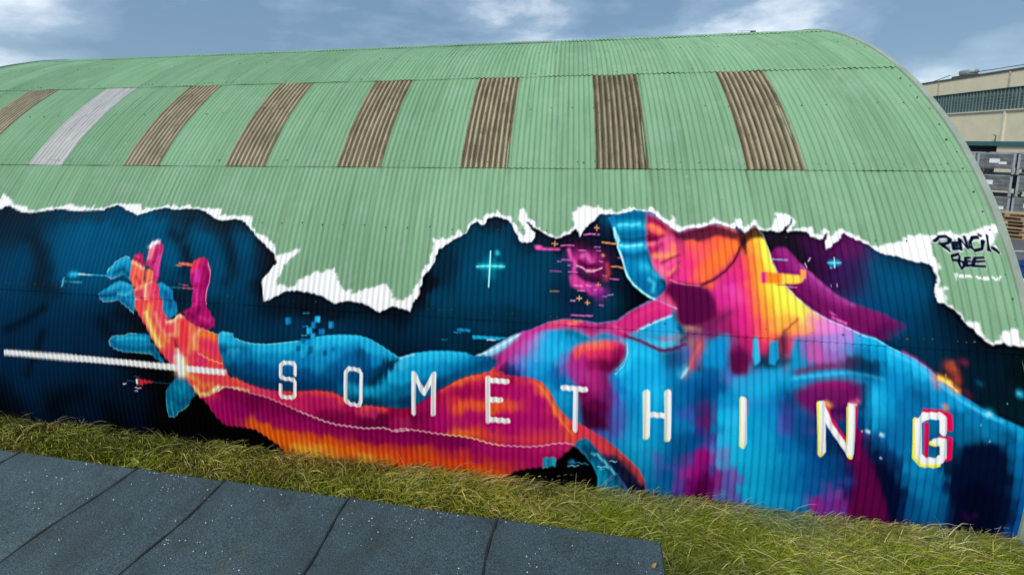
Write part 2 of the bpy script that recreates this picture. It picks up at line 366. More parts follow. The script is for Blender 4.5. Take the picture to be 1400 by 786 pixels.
MURAL = """
R white #f2f6f5 0.0035 0.0036 : -9830,3275 -8989,3353 -8932,3355 -8998,3465 -8921,3429 -8796,3369 -8687,3287 -8560,3265 -8374,3238 -8321,3180 -8153,3196 -7978,3231 -7795,3251 -7631,3302 -7518,3295 -7365,3261 -7198,3248 -7151,3314 -7142,3243 -6991,3260 -6853,3302 -6765,3338 -6573,3319 -6500,3328 -6364,3342 -6270,3247 -6116,3273 -5976,3298 -5769,3343 -5678,3305 -5584,3318 -5510,3349 -5458,3310 -5207,3292 -4948,3291 -4969,3173 -4779,3193 -4428,3196 -4411,3082 -4277,2952 -4138,2913 -4022,2831 -3946,2748 -3915,2670 -3751,2713 -3560,2771 -3609,2705 -3690,2646 -3791,2517 -3807,2434 -3853,2336 -3828,2275 -3737,2287 -3671,2250 -3568,2282 -3548,2351 -3422,2424 -3264,2485 -3216,2466 -3049,2549 -3004,2443 -2945,2339 -2845,2239 -2778,2289 -2741,2223 -2604,2290 -2492,2322 -2311,2375 -2280,2345 -2218,2297 -2195,2194 -2054,2181 -1989,2244 -1914,2338 -1866,2430 -1836,2548 -1801,2628 -1747,2643 -1745,2762 -1742,2991 -1681,2952 -1557,2970 -1436,3014 -1428,3074 -1315,3059 -1282,3156 -1290,3165 -1219,3235 -1192,3256 -1111,3219 -1088,3288 -1032,3318 -936,3325 -921,3376 -897,3322 -809,3285 -743,3296 -679,3183 -618,3090 -569,3030 -530,3074 -556,3148 -635,3241 -630,3318 -588,3408 -536,3331 -534,3273 -458,3246 -408,3171 -304,3100 -212,3066 -148,3031 -85,3070 22,3138 75,3185 57,3250 34,3364 74,3374 165,3434 198,3474 219,3435 310,3418 373,3458 382,3401 489,3403 630,3378 720,3418 748,3457 764,3423 895,3413 1018,3448 1058,3398 1131,3325 1196,3281 1229,3282 1243,3356 1282,3311 1286,3247 1317,3212 1409,3224 1478,3244 1577,3247 1698,3304 1727,3341 1748,3305 1827,3280 1872,3255 1922,3265 1955,3337 2010,3321 2040,3242 2062,3225 2116,3271 2155,3325 2193,3308 2201,3255 2227,3213 2298,3215 2340,3233 2377,3322 2410,3430 2485,3405 2560,3380 2586,3354 2602,3310 2586,3258 2542,3222 2596,3224 2755,3254 2779,3169 2846,3163 2899,3250 2937,3208 2934,3149 2981,3159 3038,3228 3063,3237 3122,3197 3192,3174 3270,3118 3319,3071 3385,3041 3465,3076 3553,3087 3633,3123 3714,3166 3837,3203 3930,3181 4042,3234 4161,3259 4162,3261 4176,3215 4220,3196 4279,3218 4346,3241 4399,3274 4478,3302 4551,3315 4655,3357 4668,3334 4651,3302 4608,3275 4566,3217 4545,3161 4501,3109 4449,3077 4346,3144 4077,3155 3977,3147 3932,3109 3922,3028 3896,2971 3941,2953 3937,2913 3960,2879 3967,2850 3918,2799 3919,2760 3931,2712 3901,2662 3910,2620 3979,2642 3954,2565 3956,2458 4027,2420 4075,2360 4085,2297 4160,2298 4217,2301 4215,2225 4252,2145 4303,2108 4361,2132 4396,2196 4485,2243 4553,2272 4547,2165 4591,2127 4837,2094 4789,1492 -9382,41
R dark #16212c 0.0045 0.0045 : -9765,3178 -8886,3186 -8805,3243 -8725,3254 -8581,3205 -8440,3157 -8294,3146 -8086,3174 -7932,3197 -7726,3225 -7553,3205 -7334,3199 -7128,3215 -6969,3214 -6863,3267 -6749,3304 -6604,3273 -6471,3208 -6321,3156 -6188,3204 -6057,3251 -5871,3289 -5710,3260 -5494,3276 -5348,3279 -5190,3245 -5038,3156 -4890,3120 -4729,3142 -4560,3138 -4431,3036 -4282,2909 -4110,2799 -3959,2691 -3917,2609 -3895,2574 -3983,2454 -4066,2354 -4046,2231 -3996,2057 -3868,2118 -3695,2208 -3545,2230 -3361,2207 -3178,2182 -2990,2086 -2791,2136 -2615,2120 -2350,2011 -2188,2105 -2046,2074 -1947,2047 -1927,2158 -1851,2251 -1828,2471 -1752,2552 -1704,2632 -1653,2819 -1563,2889 -1432,2974 -1300,3046 -1251,3157 -1178,3207 -1116,3161 -1077,3162 -1045,3240 -952,3281 -874,3264 -757,3228 -695,3135 -644,3043 -612,2970 -519,2951 -446,2967 -412,3032 -414,3087 -472,3141 -541,3225 -493,3207 -416,3143 -360,3117 -266,3055 -157,3013 -85,3033 22,3082 85,3149 121,3095 139,3041 174,3124 254,3218 326,3267 362,3315 381,3344 488,3346 629,3340 718,3371 807,3401 911,3388 1013,3369 1078,3305 1159,3244 1239,3174 1311,3137 1389,3179 1474,3195 1573,3202 1676,3249 1743,3260 1837,3227 1938,3195 1951,3239 1996,3206 2036,3146 2090,3191 2153,3254 2180,3211 2232,3187 2328,3198 2417,3172 2491,3246 2545,3291 2574,3345 2577,3319 2513,3238 2483,3194 2503,3174 2561,3197 2576,3197 2683,3192 2750,3135 2836,3104 2888,3148 2919,3191 2899,3123 2868,3072 2870,2989 2927,3024 2999,3093 3050,3128 3068,3187 3129,3155 3209,3108 3289,3070 3376,2992 3470,2955 3569,2951 3660,2915 3739,2887 3809,2890 3885,2854 3897,2778 3901,2686 3849,2623 3843,2548 3859,2481 3924,2463 3997,2415 4055,2360 4066,2299 4151,2232 4230,2123 4299,2077 4413,2115 4428,2085 4586,2086 4835,2080 5295,-717 -9245,-2333
G : -8690,3040,#14283a -8380,3050,#172a38 -7990,3100,#1a3440 -8380,2750,#1a2a34 -8400,2550,#0a3a50 -8130,2500,#054a68 -8190,2260,#04456a -8220,1960,#023a60 -7880,2100,#0a2a40 -7800,2550,#15222c -7660,2280,#0a141c -7680,1940,#062030 -7750,2950,#0a4058 -7510,2890,#055068 -7460,2630,#06506e -7150,2790,#045a7a -6840,2910,#05587a -6650,3090,#0a3a50 -6550,2830,#055878 -6410,2990,#0a4458 -6320,3100,#182a34 -6960,2540,#04587a -7220,2380,#055070 -6790,2320,#045478 -6930,2070,#04466a -7240,2050,#0a2c40 -6660,2570,#045878 -6480,2620,#0a5070 -6170,2890,#0a4a62 -6020,3040,#045a7c -5850,2980,#045a7c -6050,2680,#06506e -5620,2740,#055678 -5520,2560,#04567a -5550,2370,#0a3a50 -5420,2340,#0a1820 -5670,3030,#1a2a32 -5480,2890,#222a2e -5440,3120,#1c2a34 -5360,2960,#0c4a60 -5120,2880,#085470 -5200,3070,#1c2830 -5340,2670,#141c24 -5210,2710,#0a4a64 -5930,3200,#20282e -6940,3150,#1c2c36 -7480,3160,#1e2e38 -5060,3020,#1c2428 -4870,3050,#1e2226 -4570,3060,#1c2026 -4550,2890,#0e4258 -4410,2720,#0a4c66 -4200,2750,#171d24 -4020,2670,#16191f -4670,2680,#131a22 -4810,2590,#0a4660 -4680,2280,#064a66 -4340,2520,#0a4460 -4160,2590,#121a22 -4510,2070,#04405a -4260,2080,#043a54 -4110,2150,#0c1820 -4090,1930,#06283a -4650,1900,#043448 -6550,1770,#063a52 -6530,1630,#051a28 -6370,1580,#04101a -6130,1750,#10141a -5940,1620,#1c1814 -6200,1630,#0c1218 -6520,1440,#042a44 -6510,1220,#022a48 -6270,1180,#031420 -5920,1170,#06080c -8040,1230,#02304e -7400,1590,#03304c -6760,1630,#03304c -7810,690,#02284a -7030,760,#012848 -6370,1140,#022a46 -8350,160,#020c18 -7650,230,#011a34 -7350,390,#010818 -7110,290,#010512 -6640,800,#021c34 -6430,540,#010410 -6360,260,#01030c -5930,590,#011226 -6010,180,#010c24 -6900,130,#011030 -5600,460,#02050c -5420,130,#000208 -4920,300,#000105 -4490,120,#000105 -4070,0,#000105 -5440,800,#05080c -4540,1840,#053a52 -4210,1820,#063c54 -4190,1630,#04425c -3770,1720,#033850 -3890,1940,#141a20 -3370,1970,#11171e -3520,1790,#03405c -2990,1930,#10181e -2940,1810,#033a52 -2640,1830,#032c40 -2450,1970,#10161c -2150,1950,#101a22 -2240,1730,#042a3c -2040,1600,#022438 -2350,1970,#15181c -2240,1840,#063044 -1960,2000,#0a202e -1950,1820,#03344a -2040,1630,#032a3e -1680,2010,#06364a -1660,1770,#023048 -1390,1990,#063c50 -1380,1700,#023a50 -1120,2010,#063e54 -1020,1910,#03405a -1100,1680,#02303e -940,2060,#053e54 -660,2000,#052c40 -490,2050,#062a3c -1830,2190,#12161c -1770,2400,#101820 -1640,2220,#04425c -1590,2580,#0c2e40 -1500,2080,#034860 -1160,3050,#0c3a50 -1090,3140,#141c26 -910,3190,#181c26 -800,3060,#0e3a50 -890,2920,#034a62 -1070,2770,#04485e -1120,2520,#035070 -1110,2240,#034a68 -950,2350,#034c6a -780,2600,#034a66 -770,2340,#034a6a -700,2880,#0a3a52 -630,2910,#12202e -480,2900,#161a26 -470,2740,#073c54 -500,2510,#034a68 -490,2270,#034666 -340,3050,#181a26 -160,2950,#1a1a28 -260,2770,#08405a -220,2520,#034a66 -210,2290,#053a56 -50,2990,#1c1828 60,3070,#1a1826 -80,2690,#0a3a56 -40,2430,#083a58 0,2230,#0a2c4a 250,3130,#1c1628 470,3190,#1a1a2a 470,3300,#10384e 530,3080,#1a1c2c 510,2830,#221a2c 610,2660,#141828 540,2490,#08304a 630,2430,#08223a 510,2290,#0a1e30 710,2370,#0a1018 790,2270,#0e1018 300,2280,#0c2a48 680,2800,#141020 2590,3080,#1e1a26 2620,2950,#201a28 2730,3000,#38163e 2800,2950,#40174a 2710,2840,#241826 2820,2780,#38143e 2980,3010,#301c38 3090,2970,#6a1c60 3170,2980,#581c54 3270,2970,#2a2444 2980,2800,#38164a 3100,2790,#2c2a58 2830,2640,#4a1450 2970,2630,#3a2058 3030,2540,#343468 3170,2700,#0a3a60 3140,2510,#0a4a78 3270,2810,#0a4a6a 3370,2900,#122c40 3370,2740,#04567a 3510,2870,#162432 3470,2620,#04587c 3640,2830,#161e28 3610,2630,#04547a 3580,2440,#04507a 3740,2760,#142a38 3830,2760,#141a22 3730,2540,#034c70 3830,2640,#0c1e28 3780,2400,#023c58 3870,2400,#0a161c 3970,2350,#0a1216 3390,2430,#044e78 3220,2420,#0a4874 3560,2290,#04406a 3710,2420,#034a6c 3690,2200,#033c5a 3540,2110,#043a5a 3430,2060,#04344e 3820,2210,#03283c 3910,2390,#081820 4020,2220,#06181e 3740,2010,#033448 3860,1950,#05283a 4070,2080,#041820 4050,1890,#0a1a2a 4170,2010,#04141a 4150,1790,#042430 4100,1650,#042434 3980,1770,#3a2030 3610,1940,#02304a 4290,1800,#04202e 4530,1820,#03181e 4370,1640,#04202c 4530,1450,#02242e
B #003e5c 0.778 0.621 0.7 : -8166,2174 -8075,1755 -6650,1735 -7509,1263
B #005a7d 0.432 0.356 0.665 : -7545,2845 -7179,2856 -6802,2955 -6391,2817 -6576,2620 -7082,2601 -7340,2592 -7195,2302 -6769,2239 -6625,2451
B #00587a 0.288 0.246 0.63 : -6222,3037 -5900,3046 -5823,2899 -5565,2699 -5499,2457 -5410,2381
B #00587a 0.23 0.199 0.63 : -5386,2976 -5111,2859 -4756,2647 -4732,2393 -4550,2289
B #045777 0.181 0.16 0.56 : -4635,2941 -4466,2801 -4375,2690
B #04425f 0.241 0.208 0.56 : -4338,2522 -4468,2183 -4248,1976 -4050,1879
B #004765 0.348 0.275 0.63 : -8370,2466 -8127,2476 -8003,2352 -8112,2176 -8261,2127
B #0a2c40 0.299 0.244 0.525 : -8541,2746 -8270,2822 -8050,2941 -7823,3038
B #131a22 0.17 0.136 0.595 : -8024,2763 -7804,2553 -7661,2281 -7720,2110 -7385,2023
B #10161e 0.108 0.094 0.56 : -5629,2905 -5483,2826 -5420,2932 -5413,3124
B #0d131b 0.0818 0.0698 0.49 : -5351,2707 -5261,2548 -5293,2386
B #10161e 0.113 0.0983 0.525 : -4760,3027 -4633,2680 -4539,2401 -4614,2286
B #002c49 0.592 0.503 0.665 : -7902,1235 -6745,1318 -7567,598 -6547,583
B #02304c 0.369 0.306 0.63 : -6543,1727 -6555,1464 -6513,1246
B #04060c 0.092 0.0732 0.56 : -7550,1785 -7790,1614 -8175,1430
B #04060c 0.0788 0.065 0.56 : -7539,1420 -7640,1146 -7828,779
B #070a10 0.192 0.159 0.595 : -6252,1787 -5948,1705 -5887,1609
B #0a0a0e 0.147 0.121 0.56 : -6417,1517 -6533,1640
B #05060a 0.167 0.144 0.63 : -6181,1182 -5787,1184 -5518,1132
B #010207 0.211 0.192 0.644 : -7447,256 -7335,447 -6921,603
B #010207 0.256 0.25 0.665 : -6463,362 -6392,131 -6272,22
B #000105 0.311 0.321 0.679 : -5852,74 -5510,-6 -5037,290 -4728,94 -4291,6
B #000105 0.235 0.233 0.679 : -5237,493 -4794,374 -5024,56
B #001c3a 0.157 0.151 0.42 : -6915,69 -6720,335
B #001c3a 0.126 0.124 0.42 : -6009,295 -6041,51
B #013a57 0.313 0.278 0.63 : -4314,1779 -3772,1775 -3349,1764 -2538,1798
B #012c44 0.226 0.211 0.63 : -2338,1757 -1949,1748 -1567,1685 -1310,1791 -1196,1659
B #014762 0.307 0.296 0.665 : -1119,2412 -870,2600 -692,2714 -417,2655 -286,2452 -316,2246
B #014a66 0.278 0.268 0.665 : -1038,2900 -952,2739 -682,2503
B #013a54 0.218 0.206 0.63 : -1767,1936 -1207,1971 -665,2038 -486,1998
B #0c1520 0.161 0.145 0.595 : -4004,1949 -3370,2004 -2954,1973 -2455,2038 -2059,1990 -2063,2043
B #0d141e 0.0963 0.0891 0.56 : -1917,2209 -1845,2341 -1768,2422
B #0b2036 0.188 0.188 0.595 : -75,2428 372,2317 541,2409 630,2699 549,2956 343,3129
B #080d16 0.133 0.133 0.63 : 541,2426 674,2366 789,2273 709,2434
B #010b18 0.133 0.132 0.595 : 708,2418 839,2358 540,2177
B #014a66 0.184 0.182 0.56 : 473,2306 406,2169
B #005a7c 0.122 0.13 0.63 : 504,3281 593,3321 785,3307 907,3310
B #005173 0.238 0.26 0.679 : 3126,2603 3341,2706 3614,2657 3710,2571 3715,2421 3577,2414
B #00567a 0.185 0.203 0.63 : 3333,2831 3431,2741 3619,2688
B #003a57 0.23 0.251 0.665 : 3406,2105 3687,2197 3876,2093 3730,1951
B #012236 0.171 0.189 0.665 : 3908,2358 4006,2072 4188,1941 4108,1719
B #0a141c 0.106 0.118 0.595 : 3924,2463 4038,2337 4206,2115
B #1c1a26 0.106 0.115 0.63 : 2543,3077 2626,2915 2701,2804 2825,2841
B #4c1150 0.0905 0.0988 0.49 : 2663,3065 2737,2952 2825,2841
B #6a1760 0.148 0.164 0.595 : 2999,3010 3095,2965 3160,3000
B #4b1158 0.161 0.174 0.595 : 2966,2799 3004,2659 3088,2741
B #28204f 0.116 0.126 0.49 : 3164,2855 3083,2601
B #381344 0.103 0.111 0.56 : 2774,2791 2843,2652 2923,2593
R purple #86206c 0.0087 0.0093 : 2293,2935 2347,2995 2441,3007 2496,2959 2559,2863 2617,2793 2703,2708 2794,2610 2912,2499 3047,2427 3211,2370 3372,2319 3371,2304 3554,2222 3492,2155 3362,2073 3266,2081 3102,2123 2967,2189 2786,2247 2635,2345 2472,2492 2337,2644 2290,2770
B #6b1458 0.101 0.107 0.64 : 2599,2577 2760,2429 3084,2234 3271,2141
B #c06ab4 0.0367 0.0393 0.6 : 2596,2800 2753,2632 2913,2507 3047,2427
B #a4388f 0.0745 0.0797 0.56 : 2434,2957 2509,2828 2640,2674 2799,2524 2949,2440
B #54104a 0.0742 0.0784 0.64 : 2390,2567 2527,2448 2663,2331
B #4b1050 0.0831 0.0899 0.64 : 3360,2206 3268,2111 3497,2200
B #6a155e 0.0611 0.0652 0.48 : 2356,2822 2410,2759
C -
B #05466e 0.0618 0.0671 0.72 : 3554,2226 3494,2167 3433,2107
B #063a5c 0.0621 0.0672 0.64 : 3376,2081
R body #0a8fbd 0.0063 0.0064 : -1120,1574 -1012,1620 -835,1737 -660,1843 -519,1903 -457,1914 -234,2025 -37,2077 183,2074 352,2054 567,2098 589,2114 705,2203 921,2330 1011,2354 874,2426 760,2520 679,2634 656,2752 617,2889 568,3010 545,3153 487,3299 594,3343 718,3371 807,3401 911,3388 1013,3369 1078,3305 1159,3244 1239,3174 1311,3137 1389,3179 1474,3195 1573,3202 1676,3249 1743,3260 1837,3227 1938,3195 1996,3206 2036,3146 2090,3191 2153,3254 2180,3211 2227,3152 2259,3034 2278,2934 2289,2836 2332,2740 2392,2591 2485,2477 2580,2386 2472,2489 2635,2342 2786,2250 2966,2179 3102,2115 3238,2079 3343,2012 3475,1947 3592,1894 3733,1790 3783,1736 3885,1683 3986,1574 4163,1459 4341,1369 4542,1279 4917,1069 5295,-717 1162,-2786 926,40 905,243 842,372 724,491 589,605 454,718 319,794 167,868 14,923 -107,1053 -195,1220 -300,1332 -422,1365 -721,1374 -828,1391 -739,1399 -828,1423 -869,1472
G : 3020,2090,#a888cc 2900,2010,#a888cc 2980,1960,#6a8cc8 2690,1840,#b860a8 2860,1860,#9a70b8 3030,1810,#5a4060 3120,2060,#24a8d4 3260,2020,#20b0d8 3150,1950,#1088b8 3280,1900,#1098c4 3420,1910,#24b4dc 3220,1790,#0a5478 3110,1770,#0e3c58 3330,1740,#108ebc 3490,1820,#18a0cc 3600,1810,#30b8e0 3510,1700,#0f8cbc 3700,1710,#2cb4dc 3650,1620,#0c80b0 3780,1630,#3a9cc0 3620,1530,#0a5f8e 3800,1520,#1290c0 3970,1500,#1c9ccc 3430,1570,#0f8cc0 3270,1590,#149ac8 3210,1460,#20b4dc 3350,1450,#1296c4 3510,1430,#0a78ac 3080,1690,#1290be 2820,1660,#149ac8 2610,1610,#1090c0 2440,1580,#1898c8 2340,1620,#159acb 2330,1480,#0d78b0 2440,1420,#0a4f84 3100,1510,#0a4a74 3130,1380,#0c6a9a 2400,1760,#1a98c0 2310,1720,#0c7aa0 2170,1620,#1e8ab8 2040,1610,#3a80b0 2390,1640,#1286b4 2250,1530,#149ccc 2070,1490,#1ca8d4 1920,1470,#4a8cc8 1800,1530,#5a7ac0 1740,1620,#4a78b8 1710,1770,#1490c4 1750,1950,#1a88b8 1620,1890,#108abc 1560,1730,#0a78ac 1650,1640,#0a6ca0 1530,1570,#10649c 1490,1440,#0a5690 1650,1450,#0a5c96 1770,1360,#149cc8 1400,1560,#1682b4 1340,1420,#0f7cb0 1280,1320,#0c6ca4 1210,1510,#14a0d0 1090,1400,#12a0cc 990,1520,#20b8dc 860,1710,#20b8e0 750,1770,#24bce4 1060,1720,#169ccc 1220,1700,#3a7cb8 1310,1770,#6a70b0 1280,1610,#38a8d4 780,1570,#2cc4e8 700,1430,#1498cc 870,1410,#1cb0dc 990,1390,#28bce0 640,1300,#2080c0 770,1270,#149ed0 1420,1930,#9a6a7a 1500,1850,#b05a70 1430,1750,#9a6090 1400,1650,#a8507a 1660,2020,#7a2a5a 1030,1950,#3a98c0 870,1950,#3a9cc4 1110,1870,#60b8d0 1830,1810,#7a1c58 1860,1660,#50104a 680,990,#1e88c0 790,930,#1c9ccc 680,820,#2a98cc 580,880,#5a5aa8 800,720,#20a8d4 970,950,#12a0d0 990,780,#12a0cc 1060,720,#1694c4 1220,980,#0f88b8 1270,810,#0c74a8 1350,960,#1080b4 1390,1100,#3a68b0 1480,1110,#5a2a80 1550,1080,#8a2078 850,540,#1a98c4 970,520,#108cbc 750,570,#1a9cc4 960,330,#0f88b4 950,130,#0a70a0 1050,570,#5a6ab4 1140,580,#0a70a8 1150,360,#0a60a0 1100,150,#0a78a8 1250,330,#3a50a0 1270,180,#5a3a98 1100,720,#0a78b0 1290,740,#0a70a8 1410,830,#0a60a0 1500,910,#3a3a8a 1530,1050,#80206c 1580,880,#5a48a0 1640,990,#1a80b8 1360,570,#6a4aa4 1210,440,#4a58a8 1160,200,#0a68a0 1270,220,#6a48a0 1340,380,#a03090 1460,470,#a8208c 1530,610,#a8147c 1560,410,#80106a 1470,290,#680a58 1540,180,#500848 1600,300,#600a58 1630,460,#4a50a0 1680,390,#98307c 1700,160,#4a70b0 1730,580,#58a0d0 1770,700,#6a98cc 1760,370,#6a60b0 1870,420,#7a68b4 1850,180,#6a60ac 1720,860,#30b0dc 1710,1100,#18b4dc 1810,1070,#30b8e0 1840,880,#24b8dc 1880,670,#1ab8dc 1950,500,#14a4cc 2000,250,#14a8d0 1940,720,#18b0d8 2020,1030,#14a0cc 2030,690,#12a8d0 2110,410,#10a0c8 2160,150,#12a0c8 2140,910,#12a0cc 2190,1110,#1090c4 2270,720,#10a0c8 2320,440,#1090bc 2370,190,#1294c0 2340,1100,#4a70b8 2370,900,#0f7cb4 2450,670,#0e84b8 2500,390,#0a78b0 2550,180,#0f80b4 2480,1110,#1070b0 2600,1090,#5a58a8 2610,900,#0a64a0 2620,630,#0a60a0 2670,380,#1060a0 2740,610,#0a5a98 2820,720,#0a5490 2810,480,#3a58a0 2750,210,#a03090 2900,380,#6a50a0 2930,240,#80308c 2920,630,#0a3a78 2980,460,#2a3078 2820,1150,#0a5078 2860,960,#0a3a60 2770,980,#0a4068 2790,650,#0a5a98 2900,380,#6a4aa0 2970,530,#2a4a90 2940,200,#7a3a94 2810,220,#6a3a98 3000,680,#2a2060 3060,400,#4a1058 3060,780,#6a0c54 3110,950,#3a1a58 3050,1080,#8a1a6a 3160,660,#700a50 3210,420,#78084e 3150,230,#780a54 3260,210,#6a0848 3360,230,#4a083e 3350,440,#180838 3270,680,#141038 3180,870,#0a2050 3160,1240,#0f6c9c 3100,1180,#0a4a78 3240,1220,#18a8d0 3250,970,#0a5080 3350,1260,#18a4cc 3350,1050,#1080b0 3460,1210,#0f88b8 3490,1000,#0a80b0 3360,850,#0a3a68 3450,770,#0a3060 3410,590,#041440 3480,460,#0a2050 3440,320,#021038 3520,610,#0a6094 3560,750,#0f88b4 3610,550,#0a70a4 3670,730,#1090bc 3750,710,#1288b4 3720,500,#0c7cac 3840,650,#0a74a4 3830,450,#0a70a0 3640,310,#0a5a90 3770,290,#0a6898 3900,310,#0a5080 3930,760,#0a3050 3950,570,#06204a 3970,960,#0a4a6c 3990,1150,#0a6890 3980,1330,#0c6c98 4110,1340,#0c80b0 4210,1260,#0c80ac 4110,1160,#0a6488 4270,1180,#0c7098 4100,970,#02203c 4250,1020,#021c34 4060,750,#021432 4220,770,#01102a 4140,490,#020a30 4320,520,#020c2a 4120,280,#1a0a3c 4260,260,#08082e 4350,940,#02203c 4400,730,#041a38 4420,460,#06224c 4430,1010,#0a5a80 4440,1220,#0a6a94 4370,1280,#0c80b0 4470,1290,#14a0cc 4540,1210,#149cc8 4520,1050,#0c80b4 4500,830,#0a70a8 4490,610,#0a4a80 4560,620,#0a60a0 4600,390,#0a60a0 4530,340,#082858 4650,220,#0a5898 4750,820,#0c70a8 -430,1870,#c850a8 -520,1730,#b85aac -640,1650,#b04a9c -720,1560,#a8489c -580,1580,#a070c0 -450,1730,#9a80c8 -340,1820,#8a98d0 -240,1780,#28b0dc -140,1870,#22a8d4 -100,1720,#24b4de -200,1650,#24b0dc -360,1630,#58a8d8 -480,1560,#5a98d0 -560,1500,#4a70b8 -370,1500,#249cd0 -230,1510,#149cce -130,1480,#0a68a4 -90,1380,#0f70ac -200,1370,#1488bc -230,1300,#1c9cc8 -90,1180,#1ea0cc -20,1080,#1c98c4 30,1290,#2084b8 10,1010,#1a88b4 -50,1590,#6a80c0 -60,1470,#6a68b4 70,1850,#1c9ccc 40,1910,#0f6a88 210,1840,#1888b0 310,1880,#1590bc 460,1930,#1088b8 -650,1440,#1a3a78 -790,1450,#5a1a50 560,1370,#2a80c0 540,1200,#6a5ab0 640,1240,#1c98cc 700,1380,#18a8d8 790,1190,#1490c4 710,1010,#1a88bc 580,960,#3a78b8 480,950,#4a50a0 740,1680,#24b8e0 750,1520,#20b4dc
S neck body 0.0236 0.0246 : 935,3367 954,3238 926,3005 967,2765 1108,2586 1087,2453 1003,2367 1195,2296 1241,2250 1222,2120 1809,1999 2335,1571 2438,2041 3075,2128 2966,2179 2786,2250 2635,2342 2472,2489 2392,2591 2332,2740 2278,2934 2227,3152 2153,3254 2036,3146 1837,3227 1676,3249 1474,3195 1311,3137 1159,3244 1078,3305
G : 1330,3020,#b02d70 1430,3040,#e05a5a 1560,3080,#c8405f 1730,3120,#e8604a 1850,3050,#f07840 1930,3020,#f58038 1780,2850,#f07c38 1630,2740,#ee7038 1530,2620,#f07a3c 1460,2550,#ea5a60 1380,2780,#dc3c78 1310,2650,#d8408c 1210,2710,#c8407a 1450,2900,#e0507a 1920,2800,#c02a70 1800,2630,#c03088 1830,2480,#d850a8 1750,2410,#cc3a98 1940,2670,#d8387c 2020,2810,#e85a50 2060,2980,#f08a48 2130,3010,#f8a840 2200,3050,#f8cc50 2250,2980,#f4e060 2270,2850,#f4dc58 2140,2780,#f6a03c 2070,2550,#f0803c 2140,2490,#f4a43c 2230,2500,#f8c84a 2350,2500,#fae25a 2460,2370,#f8e060 1990,2480,#e24a70 1920,2320,#d83a88 1070,3150,#e06070 1060,2890,#c04070 1180,2960,#d05a90 1110,2740,#e060a0 1180,2820,#d07060 1750,2410,#cc3090 1920,2380,#e25098 1990,2290,#e0407a 2100,2300,#f08048 2220,2310,#f6b040 2340,2340,#f8d850 2460,2320,#f4dc5c 2240,2140,#f09850 2140,2080,#ea6a50 2030,2110,#d83a78 1910,2160,#c82c80 1820,2270,#9a1c60 1710,2130,#802050 2360,2220,#f4b44c 2470,2100,#f09a58 2460,1980,#e2558a 2260,2000,#e25a60 2080,1890,#d83a78 1960,1850,#b02878 1870,1850,#8a1c58 1800,1720,#7a1650 1890,1630,#50104a 1980,1730,#901c68 2150,1840,#c83a70 2180,1740,#205a80 2040,1640,#3a80b0 2310,1820,#8a2a60 2420,2190,#f0a050 2540,2260,#f6dc60 2620,2210,#e0a880 2750,2180,#dc8cc4 2890,2150,#d888cc 3020,2110,#b080c8 2530,2080,#e89a70 2450,1980,#e84a70 2580,2000,#d478b0 2730,2010,#cc70bc 2870,2020,#a888cc 2980,1990,#6a8cc8 2550,1880,#cc3c80 2690,1880,#b860a8 2830,1870,#9a70b8 2610,1780,#a02c60 2830,1780,#8a3a6a 3030,1810,#5a4060 3120,2060,#24a8d4 3150,1950,#1088b8
B #d9357c 0.13 0.134 0.405 : 1324,2967 1408,2749 1433,2618 1304,2612
B #f07048 0.122 0.129 0.427 : 1395,3038 1556,3009 1720,3032 1879,3021
B #f47b33 0.119 0.125 0.436 : 1911,3022 1801,2866 1663,2727 1561,2624
B #ef6a50 0.081 0.0849 0.36 : 1617,2960 1535,2722 1460,3023
B #e0468a 0.0732 0.0754 0.315 : 1246,2743 1370,2648 1315,2813
B #a82a70 0.066 0.0691 0.338 : 1278,3017 1321,2915
B #5d1a45 0.0496 0.0531 0.405 : 1075,3260 1188,3173 1308,3097 1469,3146 1671,3196 1830,3166 1970,3127
B #7c2055 0.0583 0.0615 0.36 : 1200,3102 1330,3053
B #8c2f4e 0.0407 0.0435 0.36 : 1332,3080 1466,3102 1593,3062 1715,3145 1839,3096 1966,3083
B #3d1536 0.0399 0.0436 0.427 : 1948,3213 1988,3144 2034,3129 2157,3219 2229,3169
B #5a1638 0.0237 0.0249 0.855 : 2020,3077 1970,2973 1893,2836 1789,2716 1655,2612 1525,2549
B #6e1b4b 0.0396 0.0423 0.63 : 1993,3041 2012,2924
P #6c0d4e 0.0318 0.0324 1 : 1172,2556 1301,2546 1508,2531 1586,2511 1644,2433 1669,2306 1666,2259 1537,2140 1284,2060 1207,2152 1234,2266 1197,2377 1086,2437 1121,2504
B #520b40 0.0949 0.0964 0.63 : 1420,2357 1446,2214 1318,2158
B #d0308a 0.14 0.144 0.427 : 1778,2569 1738,2438 1765,2376 1909,2194
B #e053a0 0.0618 0.0638 0.36 : 1926,2480 1874,2381 1791,2282
B #cf2d86 0.121 0.125 0.405 : 1914,2289 1979,2073 1955,1822
B #9c1c64 0.0616 0.0633 0.36 : 1775,2265 1692,2149 1812,2062
B #d6337f 0.078 0.0815 0.405 : 1956,2839 1848,2670 1936,2609 2008,2548
B #ef6a46 0.0612 0.0637 0.383 : 2043,2925 2047,2646 2060,2423 2063,2234 2127,2020
B #f7a03c 0.069 0.0723 0.427 : 2112,2978 2122,2780 2134,2586 2162,2366 2185,2257
B #f8c23e 0.0692 0.0733 0.427 : 2182,3048 2227,2899 2259,2769 2180,2588 2258,2434
B #f9dc50 0.0823 0.0865 0.427 : 2269,2561 2366,2471 2445,2350 2375,2409 2503,2338
B #f6e35c 0.0467 0.0503 0.405 : 2232,3067 2260,2983 2268,2851
B #f2d85a 0.0516 0.0545 0.405 : 2469,2461 2578,2358 2688,2287
B #f5a64a 0.0816 0.0854 0.405 : 2364,2268 2448,2195 2234,2089
B #f2c46a 0.0439 0.0462 0.315 : 2551,2202 2559,2110
